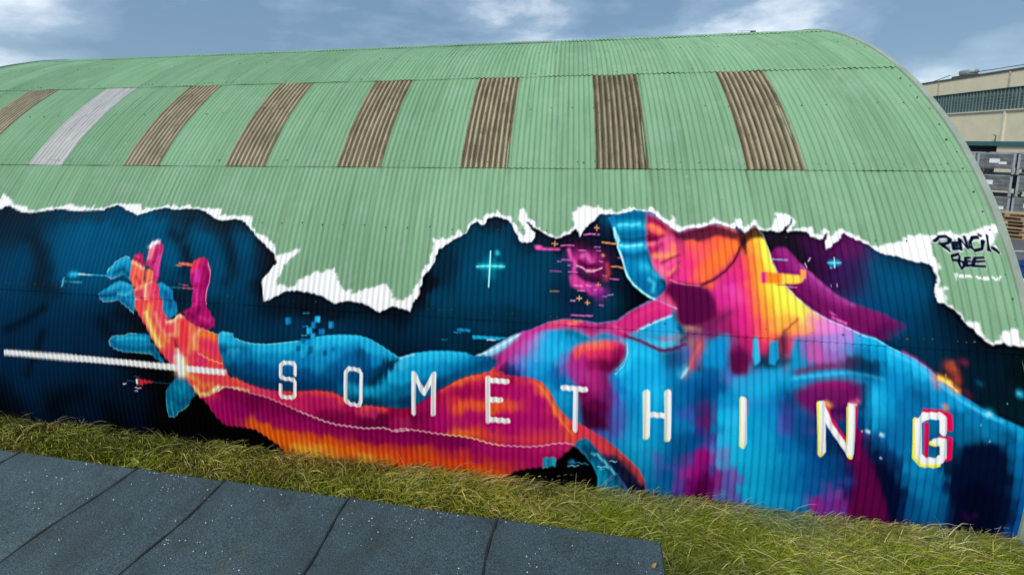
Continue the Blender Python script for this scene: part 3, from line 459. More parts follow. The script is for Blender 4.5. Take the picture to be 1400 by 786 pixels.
B #ea5a4a 0.0738 0.0773 0.36 : 2184,1978 2269,1875 2436,1995
B #e2457f 0.0875 0.0922 0.383 : 2477,1952 2552,2003 2431,1887
B #d877b8 0.0868 0.0918 0.405 : 2654,2223 2750,2153 2698,2028 2606,1930
B #d98cd0 0.0572 0.0609 0.36 : 2795,2186 2892,2147 2990,2123
B #c06cb8 0.0715 0.076 0.383 : 2769,2018 2869,2024 2732,1863
B #8d7cc6 0.0638 0.0682 0.36 : 2944,2075 2936,1953 2861,1888
B #b0347e 0.0642 0.0685 0.36 : 2588,1837 2730,1817 2942,1818
B #d43a80 0.0581 0.0614 0.27 : 2457,1828 2545,1849
P #e0408a 0.0046 0.0048 1 : 2165,2716 2226,2719 2220,2606 2159,2603
P #f58a30 0.0076 0.0081 1 : 2223,2716 2344,2711 2334,2608 2220,2609
P #f8c24a 0.006 0.0064 1 : 2336,2708 2569,2705 2582,2623 2498,2604 2341,2609
P #f59a60 0.0045 0.0048 1 : 2572,2750 2622,2769 2625,2673 2582,2623
L #a03a20 0.0026 0.0028 : 2301,2586 2436,2585 2510,2573
L #e070b0 0.0037 0.004 : 2421,2581 2523,2554
B #c06a4a 0.0184 0.0193 0.36 : 2509,2230 2384,2114
B #8a2a50 0.0294 0.0309 0.36 : 2368,2098 2371,1852 2340,1819
R face #0e7fa8 0.0068 0.0069 : 487,3299 594,3343 718,3371 807,3401 911,3388 941,3367 929,3237 926,3005 967,2765 1029,2649 1124,2570 1129,2488 1070,2420 1003,2367 874,2426 760,2520 679,2634 656,2752 617,2889 568,3010 545,3153
B #006183 0.0612 0.0653 0.81 : 593,3321 734,3334 908,3329
B #26b3d0 0.0519 0.0547 0.765 : 607,3192 712,3213 816,3225 901,3200
B #0a6c93 0.0431 0.0449 0.765 : 587,3100 725,3096 898,3128
B #074a6b 0.0343 0.0355 0.81 : 603,3029 740,3025 912,3057
B #6fdbe6 0.0191 0.0201 0.63 : 607,3210 678,3221 764,3214 851,3235
B #2cb8d8 0.0511 0.0526 0.855 : 635,2951 754,2937 891,2960
B #8ae6ee 0.0171 0.0176 0.72 : 618,2962 687,2952 772,2964 875,2982
B #0a6086 0.0423 0.0432 0.765 : 633,2846 768,2825 904,2882
B #0b86b3 0.1 0.102 0.81 : 714,2703 812,2623 932,2729
B #2fb6d4 0.058 0.059 0.765 : 866,2726 965,2714 1044,2633
B #0a6b98 0.0823 0.083 0.81 : 827,2556 924,2478 1072,2502
B #52cfe0 0.0246 0.0249 0.63 : 944,2579 992,2531 973,2447
B #053a5a 0.0407 0.0412 0.81 : 1091,2569 1129,2505 1086,2420
B #074f72 0.0333 0.034 0.72 : 938,2883 967,2765 1013,2682
C -
L #a5ecf2 0.011 0.0111 : 551,3172 569,3082 593,3002 587,2940 616,2871 648,2769 666,2684 695,2601 760,2512 857,2433 938,2380 1003,2354
P #9fe6ee 0.0043 0.0045 1 : 540,3190 563,3163 604,3065 616,3012 581,2989 552,3063
L #f0a0d0 0.0097 0.0098 : 1003,2354 1099,2315 1194,2283 1229,2269
C body
P #8c1555 0.017 0.018 0.9 : 941,3367 1078,3296 1174,3208 1157,3083 1045,3026 927,3022
P #f06a62 0.017 0.018 1 : 941,3247 1023,3240 1105,3188 1160,3118 1066,3098 967,3157 935,3183
B #f08a60 0.0255 0.027 0.63 : 987,3212 1103,3152
P #7a0f45 0.0127 0.0132 1 : 930,3093 1032,3088 1142,3096 1062,3027 977,2998 931,3022
P #f4708a 0.0126 0.0131 1 : 930,3001 977,3015 1042,3023 1010,2981 941,2953
B #e66090 0.05 0.0522 0.72 : 1113,3029 1198,3067 1226,2980 1138,2891
B #f08a58 0.0414 0.043 0.72 : 1226,2980 1221,2894 1170,2858
B #a01c60 0.0335 0.0347 0.72 : 957,2936 988,2885 1094,2993
B #f29a70 0.0414 0.0428 0.765 : 1020,2852 1120,2856 1220,2868
B #e8559a 0.0494 0.0508 0.81 : 1048,2734 1149,2772 1266,2811
B #f0a078 0.0245 0.0251 0.72 : 1176,2656 1262,2743
B #ee7a90 0.0493 0.0503 0.72 : 1127,2654 1080,2702
B #8a2038 0.0206 0.0213 0.675 : 1083,2769 1218,2843 1294,2871
B #b02a6c 0.0326 0.0334 0.72 : 1290,2812 1242,2676 1173,2589
L #f09ac0 0.0048 0.0049 : 1173,2586 1253,2552 1364,2536 1492,2531
P #c8327f 0.0167 0.0165 1 : -457,1902 -234,2025 -37,2077 183,2074 352,2054 567,2098 589,2114 705,2203 921,2330 1019,2360 1194,2272 1176,2190 1030,2125 916,2069 793,1996 638,1905 473,1943 373,1945 439,1974 289,1881 137,1954 1,1970 -205,1940 -396,1903 -519,1903
B #ea5a6c 0.043 0.0418 0.72 : -189,2017 -52,2050 68,2041
B #f08a5a 0.0255 0.025 0.64 : 34,2031 153,2071
B #8a1558 0.0336 0.033 0.64 : 171,2006 306,1965 423,2038
B #e0408a 0.0486 0.0488 0.56 : 787,2175 1033,2287 1161,2246
B #a01a60 0.0495 0.0492 0.64 : 623,2182 788,2241
B #e06090 0.0248 0.0246 0.64 : 539,2029 621,1985
P #2aa6d0 0.008 0.0081 1 : 1184,2190 1030,2121 916,2066 793,1996 1011,1962 1219,2008 1345,1968 1284,2060 1207,2152 1193,2247
B #bfe9f4 0.0121 0.0121 0.72 : 1184,2190 1030,2121 916,2066 802,2000
B #0a5f80 0.0397 0.0402 0.68 : 1208,2200 1238,2121 1283,2044
B #0c3f4e 0.0316 0.032 0.72 : 1252,2058 1329,1967 1281,1916
B #b89a70 0.0314 0.0319 0.64 : 1347,2064 1472,2056
B #b06090 0.0318 0.0322 0.56 : 1059,1917 1186,1926
B #40c4e0 0.0319 0.0322 0.64 : 898,1890 1074,1862 1185,1877
B #7a1560 0.0209 0.021 0.76 : 638,1921 833,1885 962,1830 1105,1792 1248,1834
B #c03080 0.0246 0.0245 0.56 : 605,1952 670,1907
B #b0506a 0.0467 0.0479 0.68 : 1501,1963 1435,1815 1371,1651 1309,1534
B #e0705a 0.0233 0.0239 0.56 : 1484,1898 1403,1749 1324,1551
B #7a2a70 0.0545 0.0556 0.64 : 1377,2002 1533,2028 1691,2118
B #b02a70 0.0616 0.0632 0.56 : 1690,2086 1784,2139
B #9a1c66 0.0682 0.0707 0.76 : 1808,1952 1849,1814 1877,1690
B #58104a 0.0528 0.0551 0.76 : 1818,1780 1876,1643 1936,1601
B #b0246c 0.0677 0.0704 0.72 : 1960,1978 1969,1791 1922,1694
B #cc3070 0.052 0.0544 0.56 : 2152,1898 2148,1789
B #50184a 0.0368 0.0386 0.64 : 2351,2066 2357,1882 2312,1832
B #2aaccc 0.0299 0.0312 0.76 : 2058,1985 2058,1860 2058,1736
B #1e9cc4 0.0369 0.0387 0.76 : 2242,1935 2246,1843 2250,1750
B #0a3450 0.037 0.0389 0.72 : 2057,1704 2148,1774 2161,1713 2278,1691
B #0e4a6a 0.0309 0.0319 0.68 : 1496,1693 1464,1626
B #18acd6 0.129 0.131 0.72 : 784,1768 865,1612 769,1506 993,1622
B #2cc0e4 0.0724 0.0731 0.56 : 736,1797 833,1739 1057,1659
B #0a6a9c 0.11 0.113 0.68 : 1278,1740 1183,1539 1247,1382
B #1898c8 0.0767 0.079 0.64 : 1590,1827 1716,1930 1680,1675
B #0a6296 0.107 0.112 0.68 : 1618,1575 1495,1436 1739,1458
B #45c8e4 0.0391 0.0403 0.48 : 1277,1547 1324,1615
B #0f7fb0 0.0933 0.0975 0.64 : 1402,1493 1279,1320
B #6a7cc0 0.0602 0.0634 0.48 : 1800,1526 1921,1536
B #1eaed4 0.104 0.11 0.72 : 1920,1441 2069,1486 2247,1564
B #15a0cc 0.0877 0.0931 0.72 : 2308,1724 2248,1626 2437,1580
S bulb body 0.0249 0.025 : 38,1698 105,1777 239,1828 406,1864 555,1875 654,1857 687,1778 654,1661 573,1556 475,1465 526,1302 513,1096 501,841 184,806 146,1130 110,1333 24,1427 -11,1560
G : 110,1720,#e05a5a 210,1780,#ee7460 340,1810,#f07e5c 470,1830,#e85a64 590,1840,#d84070 650,1790,#a82068 290,1700,#d83a70 460,1710,#c02a68 610,1710,#901458 40,1610,#a83a88 140,1590,#b0308a 290,1580,#9c2064 440,1580,#780f4c 560,1590,#6a0c48 70,1470,#a04098 210,1440,#b0388c 340,1450,#b02c80 460,1450,#802870 280,1310,#a82c7c 380,1250,#902070 210,1210,#8a1a60 460,1230,#702a78 300,1110,#6a0f4c 400,1080,#6a0a48 250,970,#480a3c 350,940,#50083e 450,1020,#602068
B #f07a5a 0.0418 0.0413 0.255 : 89,1718 206,1785 357,1820 473,1836
B #e23f6a 0.0585 0.0579 0.24 : 106,1686 290,1733 457,1761
B #8a0f52 0.0495 0.0495 0.255 : 291,1617 474,1630 638,1741
B #5a0a40 0.041 0.0413 0.24 : 474,1548 605,1608
B #cc3a94 0.0675 0.0673 0.21 : 40,1530 142,1471
B #c0408e 0.0748 0.0758 0.21 : 260,1430 344,1319
B #6a0c4a 0.0832 0.086 0.27 : 212,1205 281,1108 380,1152
B #4a0838 0.0748 0.0791 0.285 : 198,1030 316,972 398,1016 384,873
B #8a2a80 0.0493 0.0512 0.21 : 493,1366 512,1165 482,954
B #7c6ab8 0.0491 0.0515 0.24 : 559,1305 578,1103 566,892
B #20aad6 0.065 0.0664 0.27 : 590,1474 640,1345 737,1453
L #aef0f8 0.0033 0.0033 : 683,1818 679,1712 622,1601 557,1546
C body
B #28b4dc 0.121 0.118 0.285 : -203,1814 -132,1651 -235,1610 -305,1689
B #1ca0cc 0.0851 0.0832 0.27 : 36,1881 138,1904 -67,1907
B #0c6a80 0.0339 0.0332 0.24 : -16,1936 121,1903 206,1859
B #1092c0 0.0666 0.0658 0.27 : 339,1918 473,1943
B #b03a90 0.0707 0.0683 0.27 : -448,1882 -586,1737 -742,1589 -812,1497
B #d8408e 0.0266 0.0256 0.255 : -517,1810 -691,1678 -804,1532
B #d070b8 0.0525 0.0508 0.21 : -412,1834 -515,1691
B #8c7cc4 0.0702 0.0683 0.225 : -548,1620 -652,1510 -443,1628
B #2ea8d8 0.0608 0.0597 0.24 : -476,1523 -355,1584 -336,1466
B #3a3080 0.0353 0.0346 0.24 : -722,1452 -598,1428
B #0f7cb0 0.0599 0.0598 0.255 : -198,1443 -127,1312 -94,1384
B #1e98c8 0.0596 0.0612 0.24 : -126,1174 -56,1041 11,1117
B #7a6ab0 0.0425 0.0423 0.21 : -61,1488 8,1409
P #a8e0ee 0.0134 0.0129 0.9 : -1117,1578 -1012,1620 -835,1737 -660,1843 -554,1896 -588,1839 -727,1710 -868,1614 -975,1580
B #48c0e0 0.0445 0.0427 0.255 : -904,1611 -728,1727 -588,1839
B #0a84b4 0.163 0.191 0.336 : 556,583 689,562 824,428 998,176
B #20acd0 0.113 0.127 0.357 : 784,666 911,717 1041,678 852,545
B #18a4ce 0.113 0.123 0.336 : 759,1000 779,827 682,816
B #0a6a9c 0.112 0.134 0.357 : 1139,618 1183,361 1063,185
B #5a50a0 0.0573 0.0615 0.336 : 551,802 515,940 645,1023
B #6a55a8 0.048 0.0564 0.252 : 1012,602 1066,460 1039,341
B #0e78aa 0.0781 0.0864 0.336 : 1239,947 1321,818
B #5a2a80 0.0384 0.042 0.315 : 1564,982 1487,974 1545,1114
B #7a1060 0.0383 0.0417 0.357 : 1529,1179 1528,1079 1550,946
B #0a4a78 0.0613 0.068 0.357 : 1607,1087 1583,882 1445,832
B #8a3a98 0.0472 0.0567 0.336 : 1305,454 1271,216 1364,536
B #a8187c 0.0542 0.0639 0.399 : 1528,701 1491,515 1466,400
B #560848 0.0701 0.0889 0.407 : 1561,375 1494,210 1421,118 1611,107
B #98207c 0.0462 0.0579 0.378 : 1680,466 1680,237 1658,114
B #6a60ae 0.0532 0.0654 0.357 : 1729,690 1774,442 1845,301 1831,101
B #5aa0c8 0.0384 0.0495 0.294 : 1704,121 1775,212
B #20b8da 0.0754 0.0852 0.399 : 1714,1098 1750,900 1861,776 1884,638
B #1ab0d2 0.104 0.129 0.336 : 2001,688 2083,373 2073,139
B #1ea4cc 0.103 0.118 0.336 : 2103,1105 2143,843 2129,563
B #0c88b8 0.102 0.125 0.336 : 2294,759 2369,523 2333,258
B #4a58a8 0.0435 0.0484 0.315 : 2336,1193 2370,1035
B #6a4aa0 0.0286 0.0321 0.294 : 2553,1183 2601,1027
B #0b6a9c 0.1 0.119 0.357 : 2489,949 2559,722 2663,491
B #18a0c8 0.0881 0.116 0.336 : 2458,200 2248,206 2378,108
B #0a4f84 0.0987 0.121 0.357 : 2762,679 2836,479
B #7a3aa0 0.0252 0.033 0.357 : 2609,299 2614,185
B #a82a90 0.025 0.033 0.378 : 2718,297 2741,167
B #8030a0 0.0283 0.0366 0.336 : 2812,440 2821,218
B #9a2080 0.0281 0.0368 0.357 : 2898,361 2934,236
P #86107a 0.0233 0.0284 0.75 : 1529,745 1584,672 1631,27 1319,-24 1363,270 1452,510
P #560848 0.0234 0.0293 0.9 : 1562,488 1601,362 1626,26 1414,-9 1439,201 1508,349
B #b01a84 0.0309 0.0364 0.336 : 1529,683 1497,535 1467,438
P #8a2f8a 0.0192 0.0238 0.7 : 1654,500 1711,452 1713,203 1666,115
B #0a5f92 0.0867 0.0929 0.357 : 2334,1540 2465,1582 2624,1595
B #17a4d0 0.0569 0.0612 0.399 : 2335,1587 2538,1611 2725,1642 2924,1696 3105,1703
B #6cd4ea 0.0143 0.0153 0.294 : 2437,1618 2668,1645 2895,1694
B #8a1a4c 0.0287 0.0306 0.378 : 2467,1667 2656,1736 2827,1764
B #0e3f5c 0.0416 0.0451 0.357 : 3138,1818 3218,1765 3092,1725
B #0a6a98 0.0698 0.0752 0.357 : 3058,1887 3172,1940
B #20b0d8 0.0554 0.0598 0.378 : 3098,2070 3234,2034 3340,1967 3472,1918
B #1ca8d0 0.0674 0.074 0.378 : 3386,1837 3520,1818 3650,1740 3727,1687
B #108ebe 0.094 0.104 0.357 : 3298,1711 3459,1665 3644,1562 3802,1546
B #2ab8de 0.0401 0.0443 0.336 : 3576,1852 3692,1772 3755,1704
P #6a1062 0.0423 0.0461 0.6 : 2493,1460 2580,1545 2709,1595 2851,1617 2991,1618 3088,1596 3059,1510 3017,1446 2933,1376 2849,1322 2679,1353 2536,1386
B #a8187a 0.0353 0.0383 0.336 : 2651,1536 2794,1571 2935,1576
B #56104a 0.0423 0.0465 0.336 : 2792,1425 2905,1405 2679,1353
B #083a60 0.0553 0.061 0.357 : 3115,1576 3072,1451 3099,1361
B #20b4dc 0.0822 0.0913 0.357 : 3210,1493 3237,1374
B #0a5078 0.0534 0.0596 0.336 : 3551,1583 3656,1503
B #0c74a6 0.0601 0.0673 0.336 : 3455,1515 3721,1450
B #08507e 0.0581 0.063 0.336 : 2334,1415 2392,1326
B #1290c0 0.0948 0.108 0.357 : 3237,1282 3374,1234 3461,1057 3295,1133
B #0b5f92 0.0845 0.102 0.336 : 2743,762 2852,622
B #032444 0.0745 0.0901 0.399 : 3150,991 3255,841 3348,687 3466,601 3397,760
B #021030 0.081 0.106 0.407 : 3314,614 3399,452 3457,317 3465,169 3489,394
B #5e0a48 0.0757 0.0949 0.407 : 3078,803 3145,643 3195,423 3157,271
B #7a0a50 0.0616 0.0823 0.336 : 3195,423 3286,253 3329,146
B #4a0638 0.0622 0.0855 0.378 : 3074,258 3164,119 3285,60
B #7a1868 0.0276 0.033 0.336 : 3059,883 3056,717
B #1088b4 0.0927 0.117 0.378 : 3522,905 3596,652 3693,495 3790,368
B #0a74a4 0.0917 0.12 0.357 : 3758,640 3851,517 3837,230
B #0a5a86 0.0794 0.109 0.336 : 3600,375 3658,163 3896,202
B #0c74a2 0.0772 0.0899 0.336 : 3984,1236 4088,1186 4111,1339
B #021a36 0.127 0.158 0.407 : 4032,807 4073,649 4182,858 4303,951 4377,819
B #010a26 0.153 0.205 0.407 : 4032,543 4161,459 4275,578 4346,348 4135,205
B #02203e 0.0875 0.112 0.378 : 4348,1063 4414,824 4450,602 4446,363
B #3a1050 0.032 0.0443 0.294 : 4079,305 4129,241 4199,289
B #0a86b4 0.05 0.0589 0.378 : 4391,1322 4543,1220
B #1ca4cc 0.0313 0.0368 0.357 : 4353,1333 4442,1283 4542,1235
B #0a7aac 0.062 0.0776 0.378 : 4462,1046 4536,870 4550,616
B #0a6296 0.0616 0.0848 0.357 : 4595,557 4570,383 4650,218
B #043050 0.0313 0.0373 0.357 : 4380,1217 4457,1151 4420,1132
B #0f8ab4 0.038 0.0451 0.294 : 4165,1195 4345,1124
C -
C body
P #640a4e 0.0206 0.0256 0.85 : 3012,1182 3052,1092 3111,938 3207,736 3293,543 3378,342 3462,11 3062,-61 3053,254 3063,475 3050,800
B #86145e 0.0276 0.0321 0.63 : 3034,1137 3057,964 3078,803
P #02143a 0.0236 0.0306 0.85 : 3275,744 3359,722 3439,597 3493,536 3498,323 3503,19 3462,11 3378,342 3307,545
P #021436 0.0286 0.0358 0.85 : 3913,743 3959,910 4041,1059 4193,1115 4334,1077 4413,918 4455,669 4514,195 3993,105
P #010a28 0.0318 0.0426 0.7 : 3994,538 4144,708 4338,587 4427,180 4045,114
B #3a1050 0.0256 0.0354 0.54 : 4085,306 4141,243 4198,297
C -
C body
P #4a1838 0.0131 0.014 0.85 : 1204,3163 1309,3128 1480,3184 1697,3242 1833,3208 1965,3149 1945,3074 1822,3102 1732,3124 1635,3081 1514,3035 1446,3065 1374,3048 1281,3070
P #2a1420 0.0111 0.012 0.9 : 1953,3241 2035,3164 2158,3237 2285,3171 2286,3093 2198,3110 2094,3087 2042,3029 2022,2884 1996,2979 1966,3075
P #5c0f48 0.0199 0.0202 0.85 : 1160,2555 1321,2544 1480,2530 1591,2478 1641,2365 1650,2229 1576,2152 1395,2095 1282,2093 1228,2204 1242,2297 1166,2409 1122,2478
P #f6df58 0.0155 0.0166 0.8 : 2206,3083 2267,3037 2286,2859 2317,2743 2231,2721 2196,2902
P #0e3a58 0.0221 0.0232 0.8 : 2086,1798 2174,1877 2308,2046 2359,2005 2303,1825 2444,1809 2337,1717 2084,1697
P #35b4d8 0.006 0.0062 0.95 : 2039,1995 2075,1986 2098,1765 2045,1694 2018,1804
P #229cc8 0.0066 0.007 0.95 : 2209,1973 2284,1989 2289,1802 2245,1728 2180,1736
B #7a2a48 0.0221 0.0232 0.8 : 2324,2025 2342,1872
B #a05040 0.0103 0.0108 0.7 : 2499,2234 2352,2089
B #6a1458 0.0176 0.0177 0.9 : 657,1937 843,1879 1050,1790 1186,1823 1322,1885
P #1590c4 0.023 0.0237 0.8 : 1476,1650 1522,1812 1658,1980 1770,2028 1778,1876 1722,1669
B #7a2a60 0.031 0.0318 0.7 : 1462,2081 1664,2150 1802,2260
B #c83c90 0.0308 0.0297 0.75 : -828,1453 -680,1667 -458,1914 -235,2025
B #30c8ee 0.0407 0.041 0.7 : 742,1735 712,1604 596,1489
P #0a5590 0.0462 0.0488 0.55 : 1233,1436 1456,1548 1632,1516 1645,1193 1484,1059 1347,1236
P #1aa6d6 0.0401 0.041 0.6 : 777,1703 1052,1700 1143,1545 1008,1346 686,1318 592,1429
P #5a1248 0.0302 0.0314 0.85 : 1804,1836 1936,1891 2008,1762 1930,1599 1844,1587 1801,1633
P #0c3a52 0.0349 0.0377 0.75 : 2933,1827 3076,1885 3250,1791 3207,1719 3049,1720 2930,1745
P #6a2a50 0.0214 0.0229 0.65 : 2406,1664 2605,1759 2811,1800 3053,1828 3050,1763 2808,1722 2561,1667 2437,1635
P #2aa4d0 0.0223 0.0236 0.8 : 1800,1543 2058,1631 2333,1676 2353,1589 2057,1474 1800,1406
B #3cb8e0 0.0211 0.0228 0.75 : 2415,1594 2602,1642 2807,1687 2988,1706 3147,1693 3284,1666
P #7c1064 0.0353 0.0386 0.9 : 2435,1422 2538,1520 2683,1590 2846,1625 3006,1621 3104,1560 3067,1408 3005,1225 2806,1138 2643,1189 2518,1301
B #a01874 0.0353 0.0383 0.6 : 2641,1524 2804,1565 2925,1560
B #3a1458 0.0563 0.0624 0.7 : 2682,1283 2924,1307
B #0c4a80 0.0771 0.0869 0.8 : 2623,1141 2847,1108 3045,1207
B #0a4a74 0.0414 0.0458 0.8 : 3108,1565 3126,1436 3067,1354
B #28b4dc 0.0616 0.0685 0.7 : 3221,1510 3230,1314
P #0a4878 0.0426 0.0491 0.6 : 2332,1272 2641,1257 2648,1006 2902,799 2990,690 2876,601 2704,727 2445,936 2356,1114
B #48c4e6 0.0197 0.0221 0.75 : 3377,1950 3602,1839 3784,1675 4003,1505 4222,1379 4349,1334
P #0a3f6a 0.0416 0.0451 0.6 : 2973,1813 3134,1846 3326,1754 3283,1644 3126,1653 2968,1704
P #0a5a90 0.0538 0.0621 0.5 : 3241,1249 3473,1359 3627,1244 3559,993 3413,861 3248,1026
P #4a3a94 0.0362 0.0401 0.5 : 2289,1359 2435,1327 2423,981 2317,1016
P #083c68 0.0384 0.0411 0.55 : 1434,1384 1566,1442 1613,1190 1530,967 1438,1102
P #6a1470 0.0307 0.0331 0.6 : 1480,1248 1568,1280 1573,1020 1508,965
P #0a3a60 0.0395 0.0402 0.6 : 1076,1794 1258,1853 1278,1694 1143,1568 1052,1654
P #5a64b8 0.0327 0.0349 0.5 : 524,1182 641,1217 694,877 604,713 530,859
P #28bce4 0.0319 0.0334 0.6 : 848,1284 1007,1464 1098,1401 1079,1138 923,951 828,1089
P #0a4a78 0.0469 0.0535 0.5 : 1156,777 1331,945 1427,757 1372,492 1214,471
C -
P #d63c8c 0.0038 0.004 1 : 2165,2713 2222,2716 2211,2603 2154,2595
P #f58a30 0.0061 0.0064 1 : 2219,2711 2387,2710 2375,2595 2209,2603
P #f8c84e 0.0053 0.0056 1 : 2378,2709 2600,2696 2584,2627 2500,2601 2371,2599
P #f59a58 0.0037 0.004 1 : 2574,2764 2633,2757 2613,2660 2571,2668
L #7a2040 0.003 0.0032 : 2326,2579 2434,2584 2564,2599
L #e49ac8 0.0037 0.004 : 2422,2570 2518,2565
B #b05aa0 0.0169 0.0185 0.72 : 3489,1956 3606,1891 3733,1790
L #d6ecf2 0.0031 0.0034 : 3114,2101 3237,2072 3343,2009 3461,1949
B #f0a050 0.0329 0.0367 0.81 : 3795,1722 3860,1698 3910,1658 3961,1604
B #f8dc60 0.0211 0.0235 0.855 : 3808,1716 3860,1698 3898,1679
L #fff0b0 0.0039 0.0044 : 3847,1697 3910,1651 3967,1597
B #b0503a 0.046 0.0512 0.675 : 3895,1847 3944,1792 3965,1707
B #d06a40 0.0263 0.0292 0.63 : 3936,1879 3945,1821
B #7a2a4a 0.0327 0.0364 0.63 : 4016,1899 4055,1888
B #6a2040 0.0324 0.0366 0.54 : 4038,1596 4076,1556
B #c8607a 0.0331 0.0368 0.54 : 3756,1733 3791,1634
B #e0a040 0.0132 0.0147 0.72 : 3869,1750 3868,1728
L #8fe8f8 0.0037 0.0037 : 679,1859 693,1743 649,1604 549,1492
L #f4d8e8 0.0029 0.0031 : 2648,2323 2786,2244 2965,2173 3101,2109
L #5a1638 0.0051 0.0054 : 1963,2990 1902,2845 1797,2721 1663,2615 1532,2549
L #fff0a0 0.0035 0.0037 : 2264,3017 2283,2926 2292,2836
L #fff0a0 0.0034 0.0035 : 2403,2580 2492,2471 2577,2382
L #e8f8fc 0.0045 0.0043 : -1089,1575 -859,1679 -682,1789 -558,1871
B #b0e8f4 0.0156 0.0161 0.63 : 1277,1515 1340,1617
L #4ad0ee 0.0031 0.0033 : 3183,2091 3343,2009 3474,1944 3592,1889 3732,1786
R arm #b01a6c 0.0067 0.0068 : -5142,973 -4991,1059 -4542,1040 -4448,1019 -4399,1055 -4183,974 -3967,933 -3796,919 -3500,936 -3332,962 -3186,985 -2961,976 -2821,922 -2722,873 -2563,830 -2424,844 -2227,844 -2053,842 -1879,878 -1745,986 -1575,1113 -1445,1197 -1335,1270 -1189,1335 -1008,1386 -869,1472 -828,1423 -739,1399 -828,1391 -721,1374 -422,1365 -300,1332 -195,1220 -107,1053 14,923 167,868 319,794 454,718 589,605 724,491 842,372 905,243 929,-2 777,-27 103,603 78,572 -16,483 -118,362 -275,270 -435,227 -597,163 -763,37 -843,-177 -3797,-196 -3753,54 -3827,138 -3966,235 -4129,328 -4370,344 -4572,344 -4713,461 -4809,603 -4869,683 -4947,716
G : -4730,760,#c83a60 -4800,670,#b8206c -4520,820,#90105c -4650,620,#a81070 -4560,460,#ac106c -4300,840,#900e5a -4140,670,#780a4c -4320,590,#98106a -4340,410,#b02a5c -4160,390,#e07020 -4000,520,#98106a -3970,350,#e47420 -3810,640,#880c58 -3830,470,#a81a68 -3810,280,#ea7a1c -3740,150,#e07820 -3570,460,#a81464 -3590,280,#e06a24 -3520,150,#e8a838 -3460,600,#8a0c58 -3320,460,#a41468 -3290,320,#d85a2c -3270,160,#e4b048 -3160,420,#980f60 -3050,280,#e0641e -3060,150,#e09a38 -2950,400,#900d5a -2800,290,#b83a44 -2770,160,#e07a24 -2620,420,#8e0c58 -2600,250,#d85428 -2570,100,#e0a848 -2350,410,#900c5a -2320,220,#d04c2c -2290,90,#dc8030 -2090,480,#8a0c56 -2080,270,#c03a38 -2050,120,#d8581c -2030,450,#980f62 -2040,280,#c84030 -2050,120,#e06020 -1790,500,#8c0c5c -1760,310,#d05820 -1740,140,#dc5a20 -1530,470,#940e60 -1500,260,#c8403c -1430,140,#dc5420 -1340,450,#900e60 -1290,310,#c03a4c -1240,130,#e0561c -1120,430,#a4146c -1090,270,#b42a58 -1090,80,#e05c1c -940,380,#b01c74 -940,210,#d05030 -870,90,#e06418 -760,360,#b41870 -760,170,#cc4438 -580,400,#b0186e -540,260,#b82a60 -360,450,#b01a70 -360,310,#b0186a -190,530,#c02a70 -120,440,#a81668 -20,550,#c02c70 150,760,#d84a58 290,740,#d4485c 460,630,#d04a5c 620,520,#c0484c 780,400,#b84848 880,300,#b05050 690,410,#50304a 800,290,#402a50 870,140,#1a1840 770,120,#081c3c 630,380,#0a2a50 540,470,#5a3a60
B #a5106c 0.13 0.128 0.45 : -4645,662 -4435,535 -3993,560 -3569,500 -2145,454
B #8a0c5a 0.0773 0.0734 0.45 : -4521,821 -4305,738 -4135,672 -3943,629
B #7c0a52 0.0604 0.0622 0.425 : -3641,660 -3351,587 -3066,514 -2742,467 -2341,472 -1566,502 -1193,466
B #9a0f62 0.0893 0.0948 0.45 : -2950,422 -2545,407 -2048,445 -1383,361
B #e0641e 0.0862 0.0899 0.485 : -4164,390 -3954,326 -3723,265 -3382,262 -2963,270 -2762,229
B #e8721c 0.0743 0.0801 0.485 : -3985,255 -3780,167 -3390,194 -3057,169 -2667,152 -2164,175
B #e4b848 0.0431 0.0465 0.375 : -3610,143 -3399,124 -3139,181
B #dcae50 0.0309 0.0343 0.3 : -2730,144 -2469,111
B #dc5a28 0.068 0.0769 0.475 : -2160,219 -1867,214 -1580,188 -1355,109
B #d8481e 0.0753 0.0871 0.475 : -1273,292 -1242,125 -1132,53
B #e06420 0.0651 0.0772 0.475 : -1167,114 -983,75 -798,80
B #b03048 0.0728 0.0842 0.35 : -977,247 -723,198 -578,260
B #a81464 0.0804 0.0906 0.45 : -1086,317 -720,364 -363,410 -154,476
B #c42a6c 0.0692 0.077 0.4 : -381,487 -120,557 18,574
S lobe arm 0.0068 0.0068 : -5142,973 -4991,1059 -4542,1040 -4448,1019 -4399,1055 -4181,1014 -3967,953 -3796,939 -3499,956 -3331,981 -3186,1004 -2961,996 -2820,941 -2721,892 -2562,849 -2227,863 -1878,916 -1575,1131 -1335,1287 -1008,1403 -869,1484 -739,1416 -721,1392 -422,1382 -282,1333 -178,1221 -90,1055 31,925 200,871 319,794 186,706 94,602 89,605 17,621 -120,605 -293,552 -469,515 -755,496 -935,507 -1118,545 -1302,563 -1489,561 -1640,564 -1830,572 -2022,580 -2141,547 -2142,526 -2277,558 -2537,522 -2738,530 -2941,532 -3103,562 -3307,623 -3471,667 -3678,738 -3930,816 -4187,872 -4452,906 -4548,905 -4648,827 -4816,736 -4948,711
